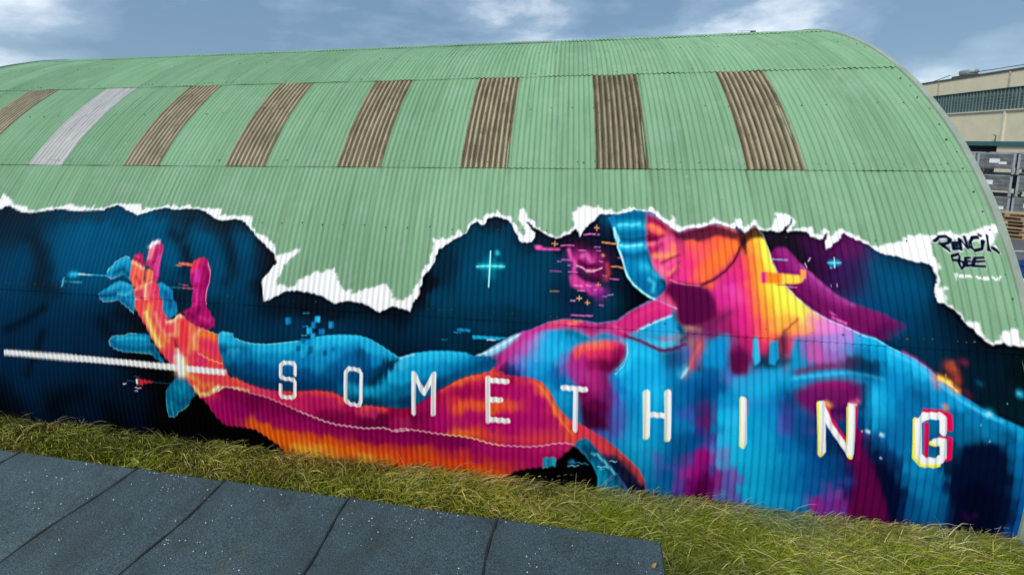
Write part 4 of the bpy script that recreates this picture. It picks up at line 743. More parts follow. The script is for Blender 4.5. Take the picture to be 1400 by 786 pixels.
G : -4400,970,#e8684a -4580,940,#f0c080 -4190,910,#dc4a60 -3970,870,#d03a6c -3880,880,#c43a68 -3720,800,#c8306c -3630,900,#d84a54 -3460,920,#d03c54 -3460,780,#c4286a -3210,960,#d84454 -3250,840,#b81e6c -3300,700,#b8206c -3130,750,#b8206c -3000,940,#d84a54 -2970,830,#c42a6c -3100,660,#8e0e52 -2930,650,#8a0d50 -2840,880,#dc5454 -2770,770,#b81c68 -2730,650,#980f58 -2600,770,#cc3a66 -2520,810,#e05858 -2430,750,#c03070 -2290,820,#d84c54 -2530,630,#7a0a4c -2330,660,#700a44 -2170,790,#a0144c -2140,680,#9a145c -1980,690,#c0306c -1980,830,#980f44 -2010,810,#a8143c -2060,690,#c03a70 -1880,720,#7a0c54 -1710,860,#a81a60 -1790,680,#a01462 -1570,1060,#b01c58 -1500,1140,#d84a50 -1330,1240,#ee7838 -1150,1330,#ee7840 -940,1370,#dc4c48 -720,1370,#a81448 -510,1350,#c43a60 -1560,890,#b41e6c -1520,720,#b01670 -1370,1130,#c02a58 -1110,1230,#cc345c -1220,1130,#a8125c -1000,1150,#a81060 -1370,1000,#cc3a58 -1300,940,#e8643c -1080,980,#e05a44 -1040,1070,#b81a60 -830,1250,#b81a70 -790,1150,#b41a70 -860,1000,#ea6c34 -680,1010,#e05a44 -540,1050,#cc3c5c -720,870,#b81874 -1150,820,#b41874 -930,770,#b41674 -1260,670,#c02c6c -1280,600,#e87a38 -1080,640,#d85040 -860,600,#cc3c60 -610,1150,#b81a72 -540,880,#b41676 -680,680,#b81874 -470,670,#c83464 -470,1250,#b81c70 -370,1290,#d84a5c -330,1080,#b01874 -330,870,#b41874 -290,690,#cc3c60 -190,1060,#c02c6c -160,890,#b81c70 -120,690,#d04060 -20,760,#d44458 -230,1250,#ec7048 -120,1050,#ee7a44 10,870,#e8684c 50,710,#e05a4c 150,760,#d84a58 290,740,#d4485c
B #e2586a 0.0767 0.071 0.45 : -4446,970 -4185,913 -3928,856
B #d63c70 0.0639 0.0612 0.425 : -3886,840 -3634,763 -3384,727
B #e25a4e 0.0409 0.0393 0.45 : -3626,925 -3457,940 -3207,973 -2962,957 -2821,902 -2563,820 -2286,828
B #c22a6e 0.0929 0.0901 0.45 : -3336,833 -3090,797 -2927,773
B #8c0e50 0.0616 0.0613 0.45 : -3179,667 -2935,632 -2689,678
B #7a0a4c 0.0494 0.05 0.45 : -2632,614 -2372,632 -2213,689 -2132,776
B #c0306e 0.0598 0.0597 0.4 : -2567,711 -2427,745
B #e8604c 0.0545 0.0532 0.45 : -1500,1156 -1334,1261 -1152,1329 -935,1374 -721,1374
B #f08a30 0.0275 0.0268 0.4 : -1408,1218 -1280,1292 -1152,1338
B #b41a60 0.0735 0.0724 0.45 : -1500,1083 -1297,1156 -1078,1194
B #a01058 0.0549 0.0541 0.4 : -1333,1116 -1078,1176
B #ea6a3a 0.0541 0.0548 0.475 : -1315,934 -1077,986 -824,983 -576,1025
B #e8543c 0.0447 0.0456 0.35 : -932,954 -682,970
B #b81672 0.111 0.114 0.45 : -1559,778 -1261,771 -1005,760
B #b41a74 0.122 0.126 0.45 : -648,1196 -471,1071 -505,851 -295,836
B #c02a6c 0.0688 0.0733 0.425 : -209,918 -87,786 -155,685
B #e0503c 0.0449 0.0482 0.4 : -1338,608 -1079,637 -826,589 -469,611 -121,671
B #f08030 0.0369 0.0391 0.4 : -1301,622 -1080,618
B #ea6a44 0.0343 0.0353 0.475 : -421,1339 -299,1297 -211,1166 -107,1000 -3,850 84,731
B #f4a64a 0.0171 0.0177 0.4 : -334,1294 -229,1182 -159,1048 -54,880 67,748
B #801050 0.0767 0.0781 0.45 : -2020,650 -1844,748 -1690,802
B #a81860 0.0583 0.059 0.4 : -2136,657 -2015,807
C arm
L #f0c0d0 0.0076 0.0077 : -3471,667 -3307,623 -3103,562 -2941,532 -2738,530 -2537,522 -2277,558 -2142,526 -1945,569
L #f6d6c8 0.0089 0.0082 : -4648,827 -4548,902 -4452,903 -4296,881
B #f4d890 0.0221 0.0204 0.63 : -4405,903 -4187,872
L #eaa0b0 0.0065 0.0062 : -4188,852 -3930,816 -3678,738 -3471,667
L #f2b4b8 0.0067 0.007 : -2141,547 -2022,580 -1830,572 -1640,564 -1451,565
L #f6dc9a 0.006 0.0064 : -1489,561 -1302,563 -1118,545 -935,507 -755,496
L #eeb0cc 0.0057 0.0062 : -755,496 -469,515 -293,552 -120,605 17,621 89,605
B #d8455a 0.0501 0.0551 0.855 : 134,810 253,750 388,674 523,579
B #c04a50 0.041 0.0473 0.81 : 420,715 623,554 775,421 879,279
B #a8485a 0.0327 0.0392 0.72 : 660,425 795,327 882,219
B #061c3e 0.0658 0.0803 0.855 : 560,431 696,333 802,146 857,29
B #08305a 0.0499 0.0586 0.72 : 460,457 564,295
L #e08a60 0.0041 0.0048 : 589,605 724,491 842,372 905,243
C -
R cuff #0d7fa6 0.005 0.0059 : 94,602 152,684 236,712 288,662 391,544 494,423 598,279 703,132 766,36 727,-35 390,-90 369,38 373,207 328,342 241,467 154,552
B #0a4f70 0.0666 0.0783 0.765 : 323,592 426,453 564,295 670,127
B #16a4c4 0.0422 0.0522 0.72 : 397,291 470,96 439,-16
B #38c0d8 0.0169 0.0199 0.81 : 103,584 223,485 328,342 374,186 378,40
B #7fdcea 0.0167 0.0193 0.72 : 291,512 358,521 443,436 564,295
B #083a5c 0.0505 0.0571 0.72 : 222,580 291,474
B #6a5a9a 0.0166 0.0207 0.72 : 634,204 740,53
C -
P #010308 0.0087 0.0102 1 : 89,605 154,552 154,552 241,467 328,342 373,207 370,-5 340,-144 -774,-335 -582,-66 -763,37 -597,163 -435,227 -275,270 -118,362 -16,483 78,572
B #071c30 0.0341 0.0395 0.72 : 55,365 225,387
P #2aa4c0 0.0052 0.006 1 : -267,402 -119,425 -121,301 -272,285
P #126a88 0.0052 0.006 0.8 : -223,398 -192,402 -196,295 -223,291
L #6fd8ea 0.004 0.0046 : -272,266 -214,278
B #2a90c0 0.0257 0.0297 0.81 : 54,375 80,384
L #3a9ab0 0.0038 0.0044 : 54,381 259,376
L #7ad0e0 0.0047 0.0055 : 26,325 149,338
L #9aeaf4 0.0041 0.0048 : 502,447 585,450
L #9aeaf4 0.0042 0.0049 : 370,357 479,366
L #7fd8ea 0.0034 0.004 : 396,331 446,334
R bluearm #0a7fac 0.006 0.0056 : -4654,1593 -4590,1636 -4433,1622 -4408,1562 -4274,1523 -4120,1505 -3926,1510 -3714,1543 -3464,1589 -3298,1610 -3218,1653 -3076,1681 -2873,1703 -2632,1711 -2492,1684 -2331,1614 -2211,1550 -2074,1479 -1884,1547 -1658,1591 -1434,1607 -1231,1604 -1120,1569 -994,1587 -831,1548 -869,1472 -918,1410 -1008,1386 -1189,1335 -1335,1270 -1445,1197 -1575,1113 -1745,986 -1879,878 -2053,842 -2227,844 -2424,844 -2523,843 -2563,830 -2722,873 -2821,922 -2961,976 -3186,985 -3332,962 -3500,936 -3796,919 -3967,933 -4183,974 -4399,1055 -4530,1183 -4609,1334 -4647,1468
G : -4590,1570,#3cc0de -4450,1550,#2ab0d4 -4560,1440,#0a6a90 -4400,1410,#2a9cc0 -4230,1420,#0a6488 -4180,1460,#1898bc -4510,1300,#0d78a4 -4290,1320,#0a7cac -4400,1150,#055078 -4180,1150,#05547f -4180,1010,#043c60 -3970,1440,#28b0d4 -3920,1330,#0f88b8 -3920,1170,#06649a -3920,1000,#043e64 -3630,1500,#30b8da -3580,1370,#1290bc -3620,1200,#0a6c9c -3620,1020,#054870 -3380,1500,#1a9cc4 -3370,1310,#0f7cac -3330,1170,#07568a -3330,1010,#04406a -3170,1590,#30b8dc -3130,1430,#1c98c4 -3160,1290,#1588b4 -3020,1210,#0a6494 -3060,1050,#054c7c -2930,1640,#34c0e2 -2920,1500,#1a98c8 -2800,1360,#0f70a4 -2860,1190,#0a5c90 -2730,1680,#34c0e2 -2670,1570,#1490c0 -2600,1500,#0a5c88 -2560,1380,#0c6498 -2520,1230,#0a5080 -2490,1620,#2cb0d8 -2330,1560,#28a8d0 -2360,1430,#108abc -2170,1500,#20a0c8 -2230,1390,#073854 -2320,1270,#0a4a70 -2440,1130,#074060 -2680,1180,#0c5a80 -2700,1030,#1a9cc0 -2720,950,#0a4a6c -2500,1010,#1898c0 -2320,1060,#1ca4c8 -2420,900,#064a70 -2170,1000,#0c7ca4 -2030,1440,#58c8e4 -2170,1240,#30b8d8 -2010,1260,#1ca8d0 -1860,1490,#34bce0 -1860,1340,#14a0cc -1660,1540,#34c0e4 -1650,1360,#1498c4 -1430,1570,#2cb8dc -1450,1390,#108cbc -1230,1570,#1ca4cc -1230,1430,#0f80b0 -1050,1550,#1080ac -1040,1440,#0b6c9c -920,1470,#06507c -1340,1310,#0a5f90 -1520,1190,#07507c -1740,1120,#0a6a94 -1930,1100,#0a78a4 -2130,1080,#0f80a8 -2320,1040,#14a0c4 -2460,1050,#1ca8cc -2420,940,#0a5c80 -2230,960,#08608a -1970,950,#064a70 -2460,880,#06486c
B #04466a 0.096 0.0888 0.57 : -4486,1147 -4268,1046 -3966,973 -3667,980 -3330,1011 -3001,1040
B #06588a 0.0956 0.0876 0.48 : -4287,1202 -3963,1112 -3622,1102 -3122,1144
B #0d93c2 0.0965 0.0861 0.48 : -4513,1458 -4181,1386 -3857,1372 -3330,1317
B #27b8dc 0.0641 0.0568 0.54 : -4606,1548 -4426,1503 -4183,1462 -3924,1453 -3628,1503 -3378,1539 -3174,1600
B #22b2d8 0.0796 0.0727 0.57 : -3133,1612 -2830,1652 -2610,1658 -2428,1589 -2249,1511
B #35c4e4 0.0402 0.0365 0.54 : -3074,1662 -2832,1688 -2611,1694
B #1a9cc8 0.102 0.0929 0.48 : -3024,1435 -3165,1330 -2924,1498
B #0a6c9c 0.0999 0.0927 0.51 : -2801,1433 -2600,1375 -2717,1179
B #08527c 0.0698 0.0651 0.51 : -2919,1162 -2518,1159 -2604,1521
B #052c48 0.0488 0.046 0.582 : -2131,1439 -2245,1330 -2361,1209 -2459,1108
B #04243c 0.0386 0.0362 0.54 : -2093,1465 -2187,1380
B #0a3a58 0.0492 0.047 0.48 : -2518,1083 -2321,1138
B #20aed2 0.0593 0.057 0.54 : -2719,989 -2519,1046 -2224,1072 -2401,999
B #08708e 0.0504 0.0485 0.48 : -2820,960 -2720,931
B #06405f 0.0587 0.0577 0.54 : -2521,892 -2227,863 -2226,902 -2012,941
B #24b4da 0.0937 0.0886 0.54 : -2034,1419 -1750,1513 -1470,1552 -1284,1548
B #16a0cc 0.0856 0.0814 0.54 : -2127,1192 -1936,1355 -1560,1421
B #3cc6e4 0.0281 0.0265 0.54 : -2054,1481 -1865,1543 -1639,1587 -1415,1603 -1212,1595
B #0b84b2 0.0829 0.0796 0.51 : -1374,1435 -1155,1488 -1521,1317
B #0a6698 0.0725 0.07 0.54 : -1082,1476 -937,1470 -1190,1397
B #074c74 0.0643 0.0623 0.54 : -973,1484 -1372,1311 -1594,1166
B #0a6a90 0.0871 0.0845 0.48 : -2322,988 -2127,1044 -1934,1098
B #d8f4fa 0.0153 0.0143 0.54 : -2064,1478 -1978,1513 -1884,1542
B #063a58 0.0439 0.0386 0.42 : -4577,1395 -4358,1440 -4183,1443
B #35b8d8 0.033 0.029 0.48 : -4467,1403 -4335,1413
B #80dcf0 0.0221 0.0192 0.48 : -4589,1627 -4455,1620
C -
L #7fe0f0 0.0059 0.0052 : -4385,1558 -4274,1523 -4120,1505 -3926,1510 -3714,1543 -3464,1585
L #4cc8e6 0.0055 0.005 : -3218,1651 -3075,1679 -2873,1702 -2632,1709 -2492,1682 -2331,1612 -2211,1548 -2083,1480
L #0a3a58 0.0063 0.006 : -2089,1462 -2206,1366 -2341,1226 -2455,1108
L #6a0a3c 0.0058 0.0054 : -4399,1051 -4183,970 -3968,929 -3797,915 -3500,932 -3332,958 -3186,981 -2961,972 -2821,918
L #6a0a3c 0.0052 0.0051 : -2424,840 -2227,840 -2053,838 -1879,875 -1745,982 -1575,1109 -1445,1193 -1334,1266 -1189,1332 -1008,1382
P #36bce4 0.0041 0.0037 1 : -3247,1915 -3175,1919 -3169,1844 -3241,1840
P #1e86b4 0.0041 0.0037 1 : -3299,1842 -3235,1849 -3229,1763 -3293,1762
P #2ab4e2 0.0041 0.0037 1 : -3360,1764 -3288,1772 -3282,1695 -3355,1686
P #2c92c4 0.0041 0.0037 1 : -3057,1860 -2990,1864 -2984,1782 -3051,1778
P #1f84b8 0.0041 0.0037 1 : -3177,1761 -3097,1762 -3097,1698 -3173,1689
P #2aa8d6 0.0041 0.0037 1 : -3299,1697 -3231,1705 -3227,1639 -3295,1631
P #1878a8 0.0042 0.0037 1 : -3430,1625 -3366,1630 -3363,1568 -3427,1564
P #1d9cca 0.0041 0.0037 1 : -3361,1615 -3258,1629 -3264,1547 -3357,1537
P #0a5f88 0.0042 0.0037 0.8 : -3492,1527 -3430,1532 -3427,1461 -3489,1456
P #0a5f88 0.0041 0.0037 0.8 : -3311,1535 -3243,1545 -3250,1455 -3332,1411
P #2cb2da 0.0042 0.0038 0.9 : -3428,1479 -3372,1502 -3368,1380 -3425,1386
P #0a5880 0.0041 0.0037 0.8 : -3112,1493 -3057,1501 -3054,1432 -3110,1428
P #0e6690 0.0041 0.0037 0.7 : -2991,1545 -2943,1552 -2940,1493 -2989,1489
P #1c88b8 0.0084 0.0074 1 : -3674,1871 -3604,1879 -3588,1809 -3624,1784 -3667,1796
L #5ad0ec 0.0042 0.0037 : -3428,1949 -3334,1950
L #4ab0cc 0.0042 0.0037 : -3409,1775 -3340,1783
L #60c8e0 0.0042 0.0037 : -3426,1666 -3343,1665
P #1e86b0 0.0028 0.0026 1 : -1338,1890 -1176,1886 -1175,1852 -1341,1855
L #2a90b8 0.0046 0.0043 : -1386,1838 -1294,1835
L #2a90b0 0.0042 0.0039 : -1535,1740 -1466,1742
P #1ea8cc 0.0027 0.0026 1 : -1146,1819 -712,1817 -836,1779 -1144,1777
L #e8f8fa 0.0049 0.0047 : -959,1776 -858,1780
R thumbbig #0c7a9c 0.007 0.0065 : -5456,751 -5416,830 -5308,944 -5256,1000 -5158,972 -5081,890 -5031,791 -4997,741 -5064,689 -5126,583 -5201,513 -5299,463 -5333,411 -5399,363 -5465,372 -5494,450 -5489,609
B #0a5a84 0.047 0.044 0.72 : -5353,622 -5260,569 -5152,642
B #12a0c0 0.0466 0.0424 0.72 : -5300,826 -5223,757 -5164,868
B #1c90b4 0.0357 0.0335 0.72 : -5436,504 -5389,603
L #8fe4ee 0.0047 0.0045 : -5434,813 -5473,718 -5487,593 -5491,450 -5464,376 -5399,363 -5333,411 -5299,463 -5201,513 -5126,583
L #5ac8dc 0.0036 0.0034 : -5410,507 -5386,446 -5382,414
C -
R pinky #118cb2 0.0072 0.0061 : -6375,1388 -6343,1449 -6274,1468 -6136,1478 -6069,1511 -5966,1518 -5762,1525 -5727,1505 -5706,1421 -5654,1396 -5550,1260 -5467,1136 -5517,1147 -5651,1223 -5685,1257 -5957,1258 -6129,1253 -6268,1279 -6356,1317
B #0a6388 0.0481 0.0407 0.765 : -6322,1378 -6234,1311 -5923,1304 -5720,1334
B #30b8d4 0.036 0.0302 0.72 : -6237,1427 -6031,1456 -5792,1458
B #0a4664 0.0471 0.0404 0.72 : -5686,1351 -5584,1229
B #2090b0 0.0356 0.0302 0.54 : -5857,1382 -5755,1375
L #a8eaf2 0.0054 0.0046 : -6356,1317 -6375,1388 -6343,1449 -6274,1468 -6136,1478 -6069,1511 -5949,1516
L #c8f0f4 0.0042 0.0036 : -6303,1291 -6129,1250 -5923,1256 -5676,1255
C -
R fingerA #1d93ba 0.0074 0.0061 : -6553,2336 -6514,2390 -6435,2489 -6360,2536 -6298,2568 -6219,2542 -6174,2477 -6154,2369 -6132,2239 -6178,2251 -6253,2306 -6297,2307 -6392,2263 -6458,2238 -6517,2265
B #30b0cc 0.037 0.0306 0.765 : -6508,2368 -6395,2476 -6270,2532
B #0a4a6c 0.0489 0.0404 0.765 : -6409,2328 -6301,2391 -6192,2309
L #c0eef4 0.0049 0.0041 : -6546,2322 -6514,2390 -6435,2489 -6360,2536 -6297,2565 -6219,2542
L #e0f6f8 0.0049 0.004 : -6517,2265 -6458,2238 -6392,2260 -6278,2302
C -
R fingerB #1d8fb6 0.0073 0.006 : -6622,2027 -6572,2073 -6484,2121 -6409,2183 -6312,2223 -6203,2207 -6090,2169 -6044,2114 -6020,2029 -6008,1959 -6007,1773 -6104,1853 -6199,1905 -6276,1951 -6304,1964 -6395,1930 -6535,1922 -6594,1956
B #0a4870 0.049 0.0401 0.765 : -6549,2001 -6429,2022 -6327,2042
B #3cb0d0 0.0426 0.035 0.765 : -6446,2108 -6304,2188 -6142,2167
B #4fc0dc 0.0302 0.0249 0.63 : -6292,2044 -6168,2036 -6090,2083
B #0b5a80 0.0482 0.0398 0.72 : -6225,1961 -6091,1882 -6085,1840
L #d0f0f4 0.0049 0.004 : -6594,1956 -6535,1920 -6395,1929 -6304,1960
L #8fdce8 0.0048 0.004 : -6303,1957 -6199,1905 -6104,1853 -5999,1781
C -
R ring #1b8cb6 0.007 0.0059 : -5687,2217 -5622,2235 -5511,2190 -5427,2145 -5398,2076 -5370,2007 -5320,1892 -5299,1857 -5350,1798 -5412,1759 -5513,1760 -5566,1912 -5578,1996
B #0a5580 0.0582 0.0488 0.72 : -5530,2112 -5440,1975 -5432,1920
B #28a4c8 0.0352 0.0295 0.72 : -5616,2206 -5505,2155
C -
P #b02460 0.0073 0.0061 1 : -6182,2536 -6131,2601 -6066,2618 -6019,2579 -5955,2464 -5963,2406 -6052,2446 -6137,2501
B #e0507a 0.0243 0.0204 0.72 : -6123,2575 -6067,2562
P #c83a78 0.0072 0.0061 1 : -5914,2452 -5933,2553 -5937,2685 -5941,2752 -5886,2799 -5805,2794 -5737,2744 -5712,2649 -5710,2562 -5696,2446 -5683,2317 -5684,2246 -5760,2242 -5793,2384 -5859,2439
B #f2a0a0 0.0362 0.0306 0.72 : -5915,2642 -5881,2702 -5907,2554
B #ffffff 0.0364 0.0309 0.855 : -5929,2715 -5900,2761 -5837,2786
B #8a2a58 0.024 0.0202 0.72 : -5803,2675 -5796,2529 -5849,2469
B #d85ab0 0.0298 0.025 0.72 : -5743,2590 -5739,2444 -5711,2330
P #e8705c 0.0072 0.006 1 : -6190,2513 -6139,2508 -6054,2453 -5954,2406 -5921,2379 -5890,2208 -5981,2146 -6070,2156 -6132,2239
B #f8c8a0 0.0303 0.0252 0.72 : -6161,2492 -6073,2459 -5963,2406
B #c03c58 0.0361 0.0299 0.72 : -6047,2286 -5959,2204
P #f0845c 0.0072 0.006 1 : -5892,2402 -5832,2404 -5786,2356 -5766,2271 -5814,2254 -5854,2238 -5873,2208 -5923,2350
B #6a3a50 0.024 0.02 0.72 : -5921,2379 -5903,2264
P #d8486a 0.0083 0.0069 1 : -6044,2114 -5984,2160 -5887,2193 -5797,2252 -5726,2244 -5675,2204 -5626,2078 -5578,1996 -5561,1879 -5534,1801 -5410,1738 -5663,1567 -5805,1643 -5963,1833 -6010,1973
B #f4a878 0.0358 0.0297 0.72 : -6018,2115 -5884,2179 -5793,2234
B #f5bb90 0.0358 0.0297 0.765 : -5987,1988 -5950,1862 -5971,1889
B #c83a50 0.0477 0.0396 0.72 : -5936,2091 -5906,2021
B #e8607a 0.0473 0.0394 0.72 : -5777,2156 -5717,2017
B #f6d0a0 0.0356 0.0296 0.765 : -5867,2180 -5836,2011 -5810,1842
R palm #e2525a 0.008 0.0069 : -6010,1973 -5578,1996 -5541,1857 -5458,1721 -5345,1756 -5333,1792 -5271,1831 -5218,1806 -5147,1755 -5027,1699 -4926,1664 -4810,1630 -4663,1591 -4650,1495 -4604,1332 -4540,1168 -4447,1033 -4448,1019 -4323,973 -4294,932 -4452,906 -4579,906 -4681,809 -4816,736 -4931,713 -5006,793 -5096,919 -5174,985 -5288,1034 -5384,1143 -5517,1277 -5620,1384 -5729,1534 -5788,1644 -5903,1765 -5976,1860
B #f5a85e 0.0588 0.0494 0.765 : -5767,1901 -5783,1758 -5701,1621 -5626,1512 -5520,1391
B #f8e08a 0.0353 0.0297 0.81 : -5807,1813 -5739,1661 -5660,1524 -5553,1375
B #e0506a 0.0699 0.0588 0.765 : -5649,1907 -5578,1742 -5448,1609 -5402,1654
B #f2a088 0.035 0.0295 0.72 : -5653,1808 -5567,1630 -5459,1524 -5361,1544
B #f6d8b0 0.0404 0.0341 0.855 : -5441,1715 -5360,1734 -5284,1802 -5235,1805
B #f8b080 0.0461 0.0391 0.72 : -5307,1703 -5295,1549
B #e83a4e 0.0572 0.0489 0.765 : -5208,1709 -5181,1571 -5140,1433
B #f0946a 0.0399 0.0342 0.72 : -5076,1703 -5061,1495 -5088,1323
B #9a2a50 0.0346 0.0297 0.855 : -5323,1476 -5304,1421 -5270,1381
B #c23a7a 0.0581 0.0504 0.72 : -5350,1275 -5384,1172
B #f29a50 0.0466 0.0396 0.72 : -5526,1519 -5422,1455
B #f4b880 0.0453 0.039 0.765 : -4940,1628 -5014,1526 -4992,1387
B #ee8a34 0.0561 0.0484 0.81 : -4920,1574 -4774,1570 -4693,1548
B #d83a6e 0.0784 0.0683 0.765 : -4848,1454 -4735,1434 -4684,1354
B #d23078 0.068 0.0598 0.72 : -4957,1277 -4843,1215 -4973,1161
L #f8c070 0.0067 0.0059 : -4950,1327 -4860,1291 -4763,1249 -4635,1224 -4571,1208
L #f8d890 0.0062 0.0053 : -4910,1658 -4810,1623 -4663,1591
B #f09048 0.0569 0.0517 0.765 : -4995,971 -4871,865 -4739,906
B #d85060 0.0563 0.0509 0.63 : -4799,1003 -4639,988
B #f8dc90 0.0342 0.0315 0.81 : -5002,853 -4944,754 -4813,766 -4695,837
B #fff4d0 0.0282 0.0259 0.81 : -4711,835 -4628,895
B #8a3a40 0.0284 0.0262 0.54 : -4807,856 -4780,784
B #f2a860 0.0459 0.041 0.72 : -5123,1033 -5043,982
C -
R pfinger #b41e70 0.0068 0.0058 : -5191,2382 -5198,2453 -5169,2540 -5097,2586 -5017,2601 -4946,2549 -4902,2466 -4865,2369 -4854,2271 -4880,2186 -4892,2116 -4864,1919 -4858,1938 -4801,1872 -4727,1780 -4719,1698 -4843,1635 -5011,1707 -5148,1768 -5225,1861 -5147,1894 -5087,1939 -5091,1967 -5097,2162 -5151,2271
B #e84858 0.0463 0.0395 0.81 : -5162,2512 -5090,2558 -5155,2412
B #d84ab8 0.0459 0.0391 0.765 : -5090,2415 -5063,2289
B #8a1058 0.0456 0.0389 0.765 : -4965,2449 -4903,2311 -4947,2197
B #d8409a 0.0342 0.029 0.72 : -5056,2164 -5017,2026 -5056,1955
B #7a0e50 0.0455 0.0386 0.765 : -5122,1826 -5020,1790 -4969,1918
B #c83890 0.0338 0.0289 0.72 : -4956,1808 -4822,1761 -4776,1791
B #8a0c50 0.0451 0.0386 0.72 : -4945,1698 -4814,1678
C -
L #f0a8d0 0.0045 0.0039 : -4933,2528 -4868,2369 -4860,2257 -4888,2186 -4890,2103 -4875,1979
P #f07a5a 0.0035 0.003 1 : -5395,2516 -5203,2507 -5177,2471 -5382,2485
L #f0b070 0.0047 0.004 : -5439,2474 -5353,2467
L #d86a80 0.004 0.0034 : -5336,2223 -5189,2210
L #3f9ab0 0.0046 0.0039 : -5458,2175 -5240,2175
L #e07a98 0.0058 0.0049 : -5257,2175 -5099,2173
L #3fc0e0 0.0063 0.0051 : -7138,2280 -6831,2281 -6529,2282
B #30c0e8 0.0509 0.0411 0.81 : -7149,2273 -7084,2274
L #bff0f8 0.0063 0.0051 : -7035,2280 -6805,2278
L #58c4d8 0.0064 0.0051 : -7313,2159 -7197,2161
L #58c4d8 0.0064 0.0051 : -7275,2215 -7268,2101
L #48a8bc 0.0063 0.0051 : -7162,2175 -6955,2168
P #f4f6f2 0.0037 0.0031 1 : -8229,1127 -7176,1142 -6108,1144 -5229,1138 -4517,1133 -4525,1058 -5231,1056 -6110,1066 -7179,1053 -8233,1051
B #ffd8a0 0.104 0.0916 0.63 : -5219,1142 -5188,1057
B #fff8f0 0.0635 0.0558 0.9 : -5251,1240 -5211,1113 -5214,1026
B #ffffff 0.0346 0.0304 0.9 : -5227,1170 -5212,1084
B #f4e8d8 0.0346 0.03 0.72 : -5269,1338 -5235,1255
B #fff0c0 0.0345 0.0304 0.72 : -5169,1232 -5156,1031
P #f4f4f0 0.0036 0.0032 1 : -5950,880 -5904,892 -5907,816 -5950,815
P #c8384a 0.0048 0.0043 1 : -5901,889 -5833,886 -5664,875 -5674,855 -5820,831 -5831,804 -5909,800
L #2a5a78 0.0047 0.0042 : -5665,860 -5363,865
L #e8e8ea 0.008 0.0071 : -6168,792 -6124,799
L #3a6a88 0.0043 0.0038 : -6093,852 -5956,849
L #d8dce0 0.0061 0.0055 : -5968,759 -5879,754
L #d8dce0 0.0061 0.0055 : -5973,709 -5922,710
L #606468 0.0048 0.0042 : -5968,920 -5890,923
B #0a8aa0 0.0834 0.08 0.63 : -969,2703 -960,2560
B #1fc4d0 0.0371 0.0356 0.72 : -1096,2644 -965,2649 -818,2655
L #a8f4f4 0.0069 0.0067 : -968,2833 -965,2649 -966,2402
L #8cf0f2 0.007 0.0067 : -1133,2638 -966,2653 -781,2653
B #3fd0d8 0.0279 0.0271 0.72 : -883,2823 -876,2806
B #7a1a60 0.104 0.104 0.72 : 123,2835 256,2751 366,2756
B #b03080 0.0872 0.0873 0.81 : 112,2790 212,2772 300,2797
B #7c1458 0.0689 0.0686 0.765 : 190,2704 300,2622 365,2624
B #e060b0 0.0264 0.0262 0.81 : 4,2887 33,2798 79,2733 68,2644
P #d0489c 0.0129 0.0127 0.9 : 13,2576 80,2612 168,2539 256,2511 343,2494 429,2434 365,2388 278,2362 213,2412 125,2429 37,2457
B #8a2a90 0.0679 0.067 0.63 : 300,2427 408,2411 365,2367
B #c04a60 0.0341 0.0341 0.63 : 453,2726 474,2629 441,2563
B #e070b8 0.0349 0.035 0.63 : 167,2814 212,2838 278,2752
L #f8b8d8 0.0069 0.0069 : 101,2701 168,2681 212,2650 278,2642 344,2662 398,2686
B #f4a0b8 0.019 0.0189 0.81 : 223,2645 300,2649
B #5a0c40 0.026 0.026 0.81 : 145,2747 212,2694 322,2721
B #4a0a3a 0.0345 0.0341 0.765 : 124,2614 212,2552 343,2548
L #e468b8 0.0067 0.0067 : -93,2934 -14,2943 66,2940
P #e060b0 0.0036 0.0036 1 : -417,2929 -328,2926 -316,2898 -98,2897 -103,2877 -321,2873 -407,2877
L #e468b8 0.0053 0.0053 : -79,2765 34,2764
L #c050a8 0.0053 0.0052 : -217,2626 -88,2624
L #b08a60 0.0052 0.0051 : -212,2389 -106,2391
L #e468b8 0.0052 0.0052 : 2,2625 113,2622
L #e8a060 0.0078 0.008 : 407,2992 501,2984 578,2977
L #e8a060 0.0064 0.0064 : 507,2707 583,2710 658,2691
L #e478c8 0.0071 0.0073 : 189,3078 279,3091 369,3086
L #e478c8 0.0055 0.0055 : 490,2565 592,2561
L #c878d0 0.0044 0.0044 : 312,2932 379,2932
L #c878d0 0.0043 0.0044 : 334,2890 384,2887
L #d870b8 0.0043 0.0043 : 585,2814 650,2809
L #b0a0e0 0.0046 0.0046 : 467,2377 525,2386
L #d8a8e8 0.0047 0.0046 : 33,2294 83,2292
L #c870d0 0.0046 0.0046 : 364,2259 413,2258
L #e080d0 0.0042 0.0042 : 408,2360 450,2358
L #e890d0 0.0052 0.0051 : 114,2413 202,2412
L #e890d0 0.0052 0.0051 : 70,2470 169,2466
L #e890d0 0.0051 0.0051 : 213,2477 278,2469
L #c878d0 0.0044 0.0044 : -129,2743 -90,2742
L #c878d0 0.0044 0.0043 : -5,2702 23,2700
L #e080c8 0.0043 0.0043 : 366,2767 410,2757
L #e080c8 0.0043 0.0042 : 300,2427 343,2435
L #e080c8 0.0043 0.0042 : 409,2599 452,2596
L #e080c8 0.0044 0.0044 : 122,2885 212,2883
L #f4a468 0.0058 0.0059 : -202,2956 -133,2954
L #f4a468 0.0058 0.0059 : -168,2986 -170,2924
L #f4a468 0.0051 0.0051 : 332,2488 381,2490
L #f4a468 0.0051 0.0051 : 354,2516 354,2468
L #f4c488 0.0051 0.005 : 104,2323 159,2324
L #f4c488 0.0051 0.005 : 133,2349 132,2299
L #f4a468 0.0051 0.005 : 203,2277 254,2278
L #f4a468 0.0051 0.005 : 228,2304 228,2255
B #f4a468 0.0173 0.0174 0.81 : 411,2835 419,2833
L #f4a468 0.0058 0.006 : 316,3170 369,3168
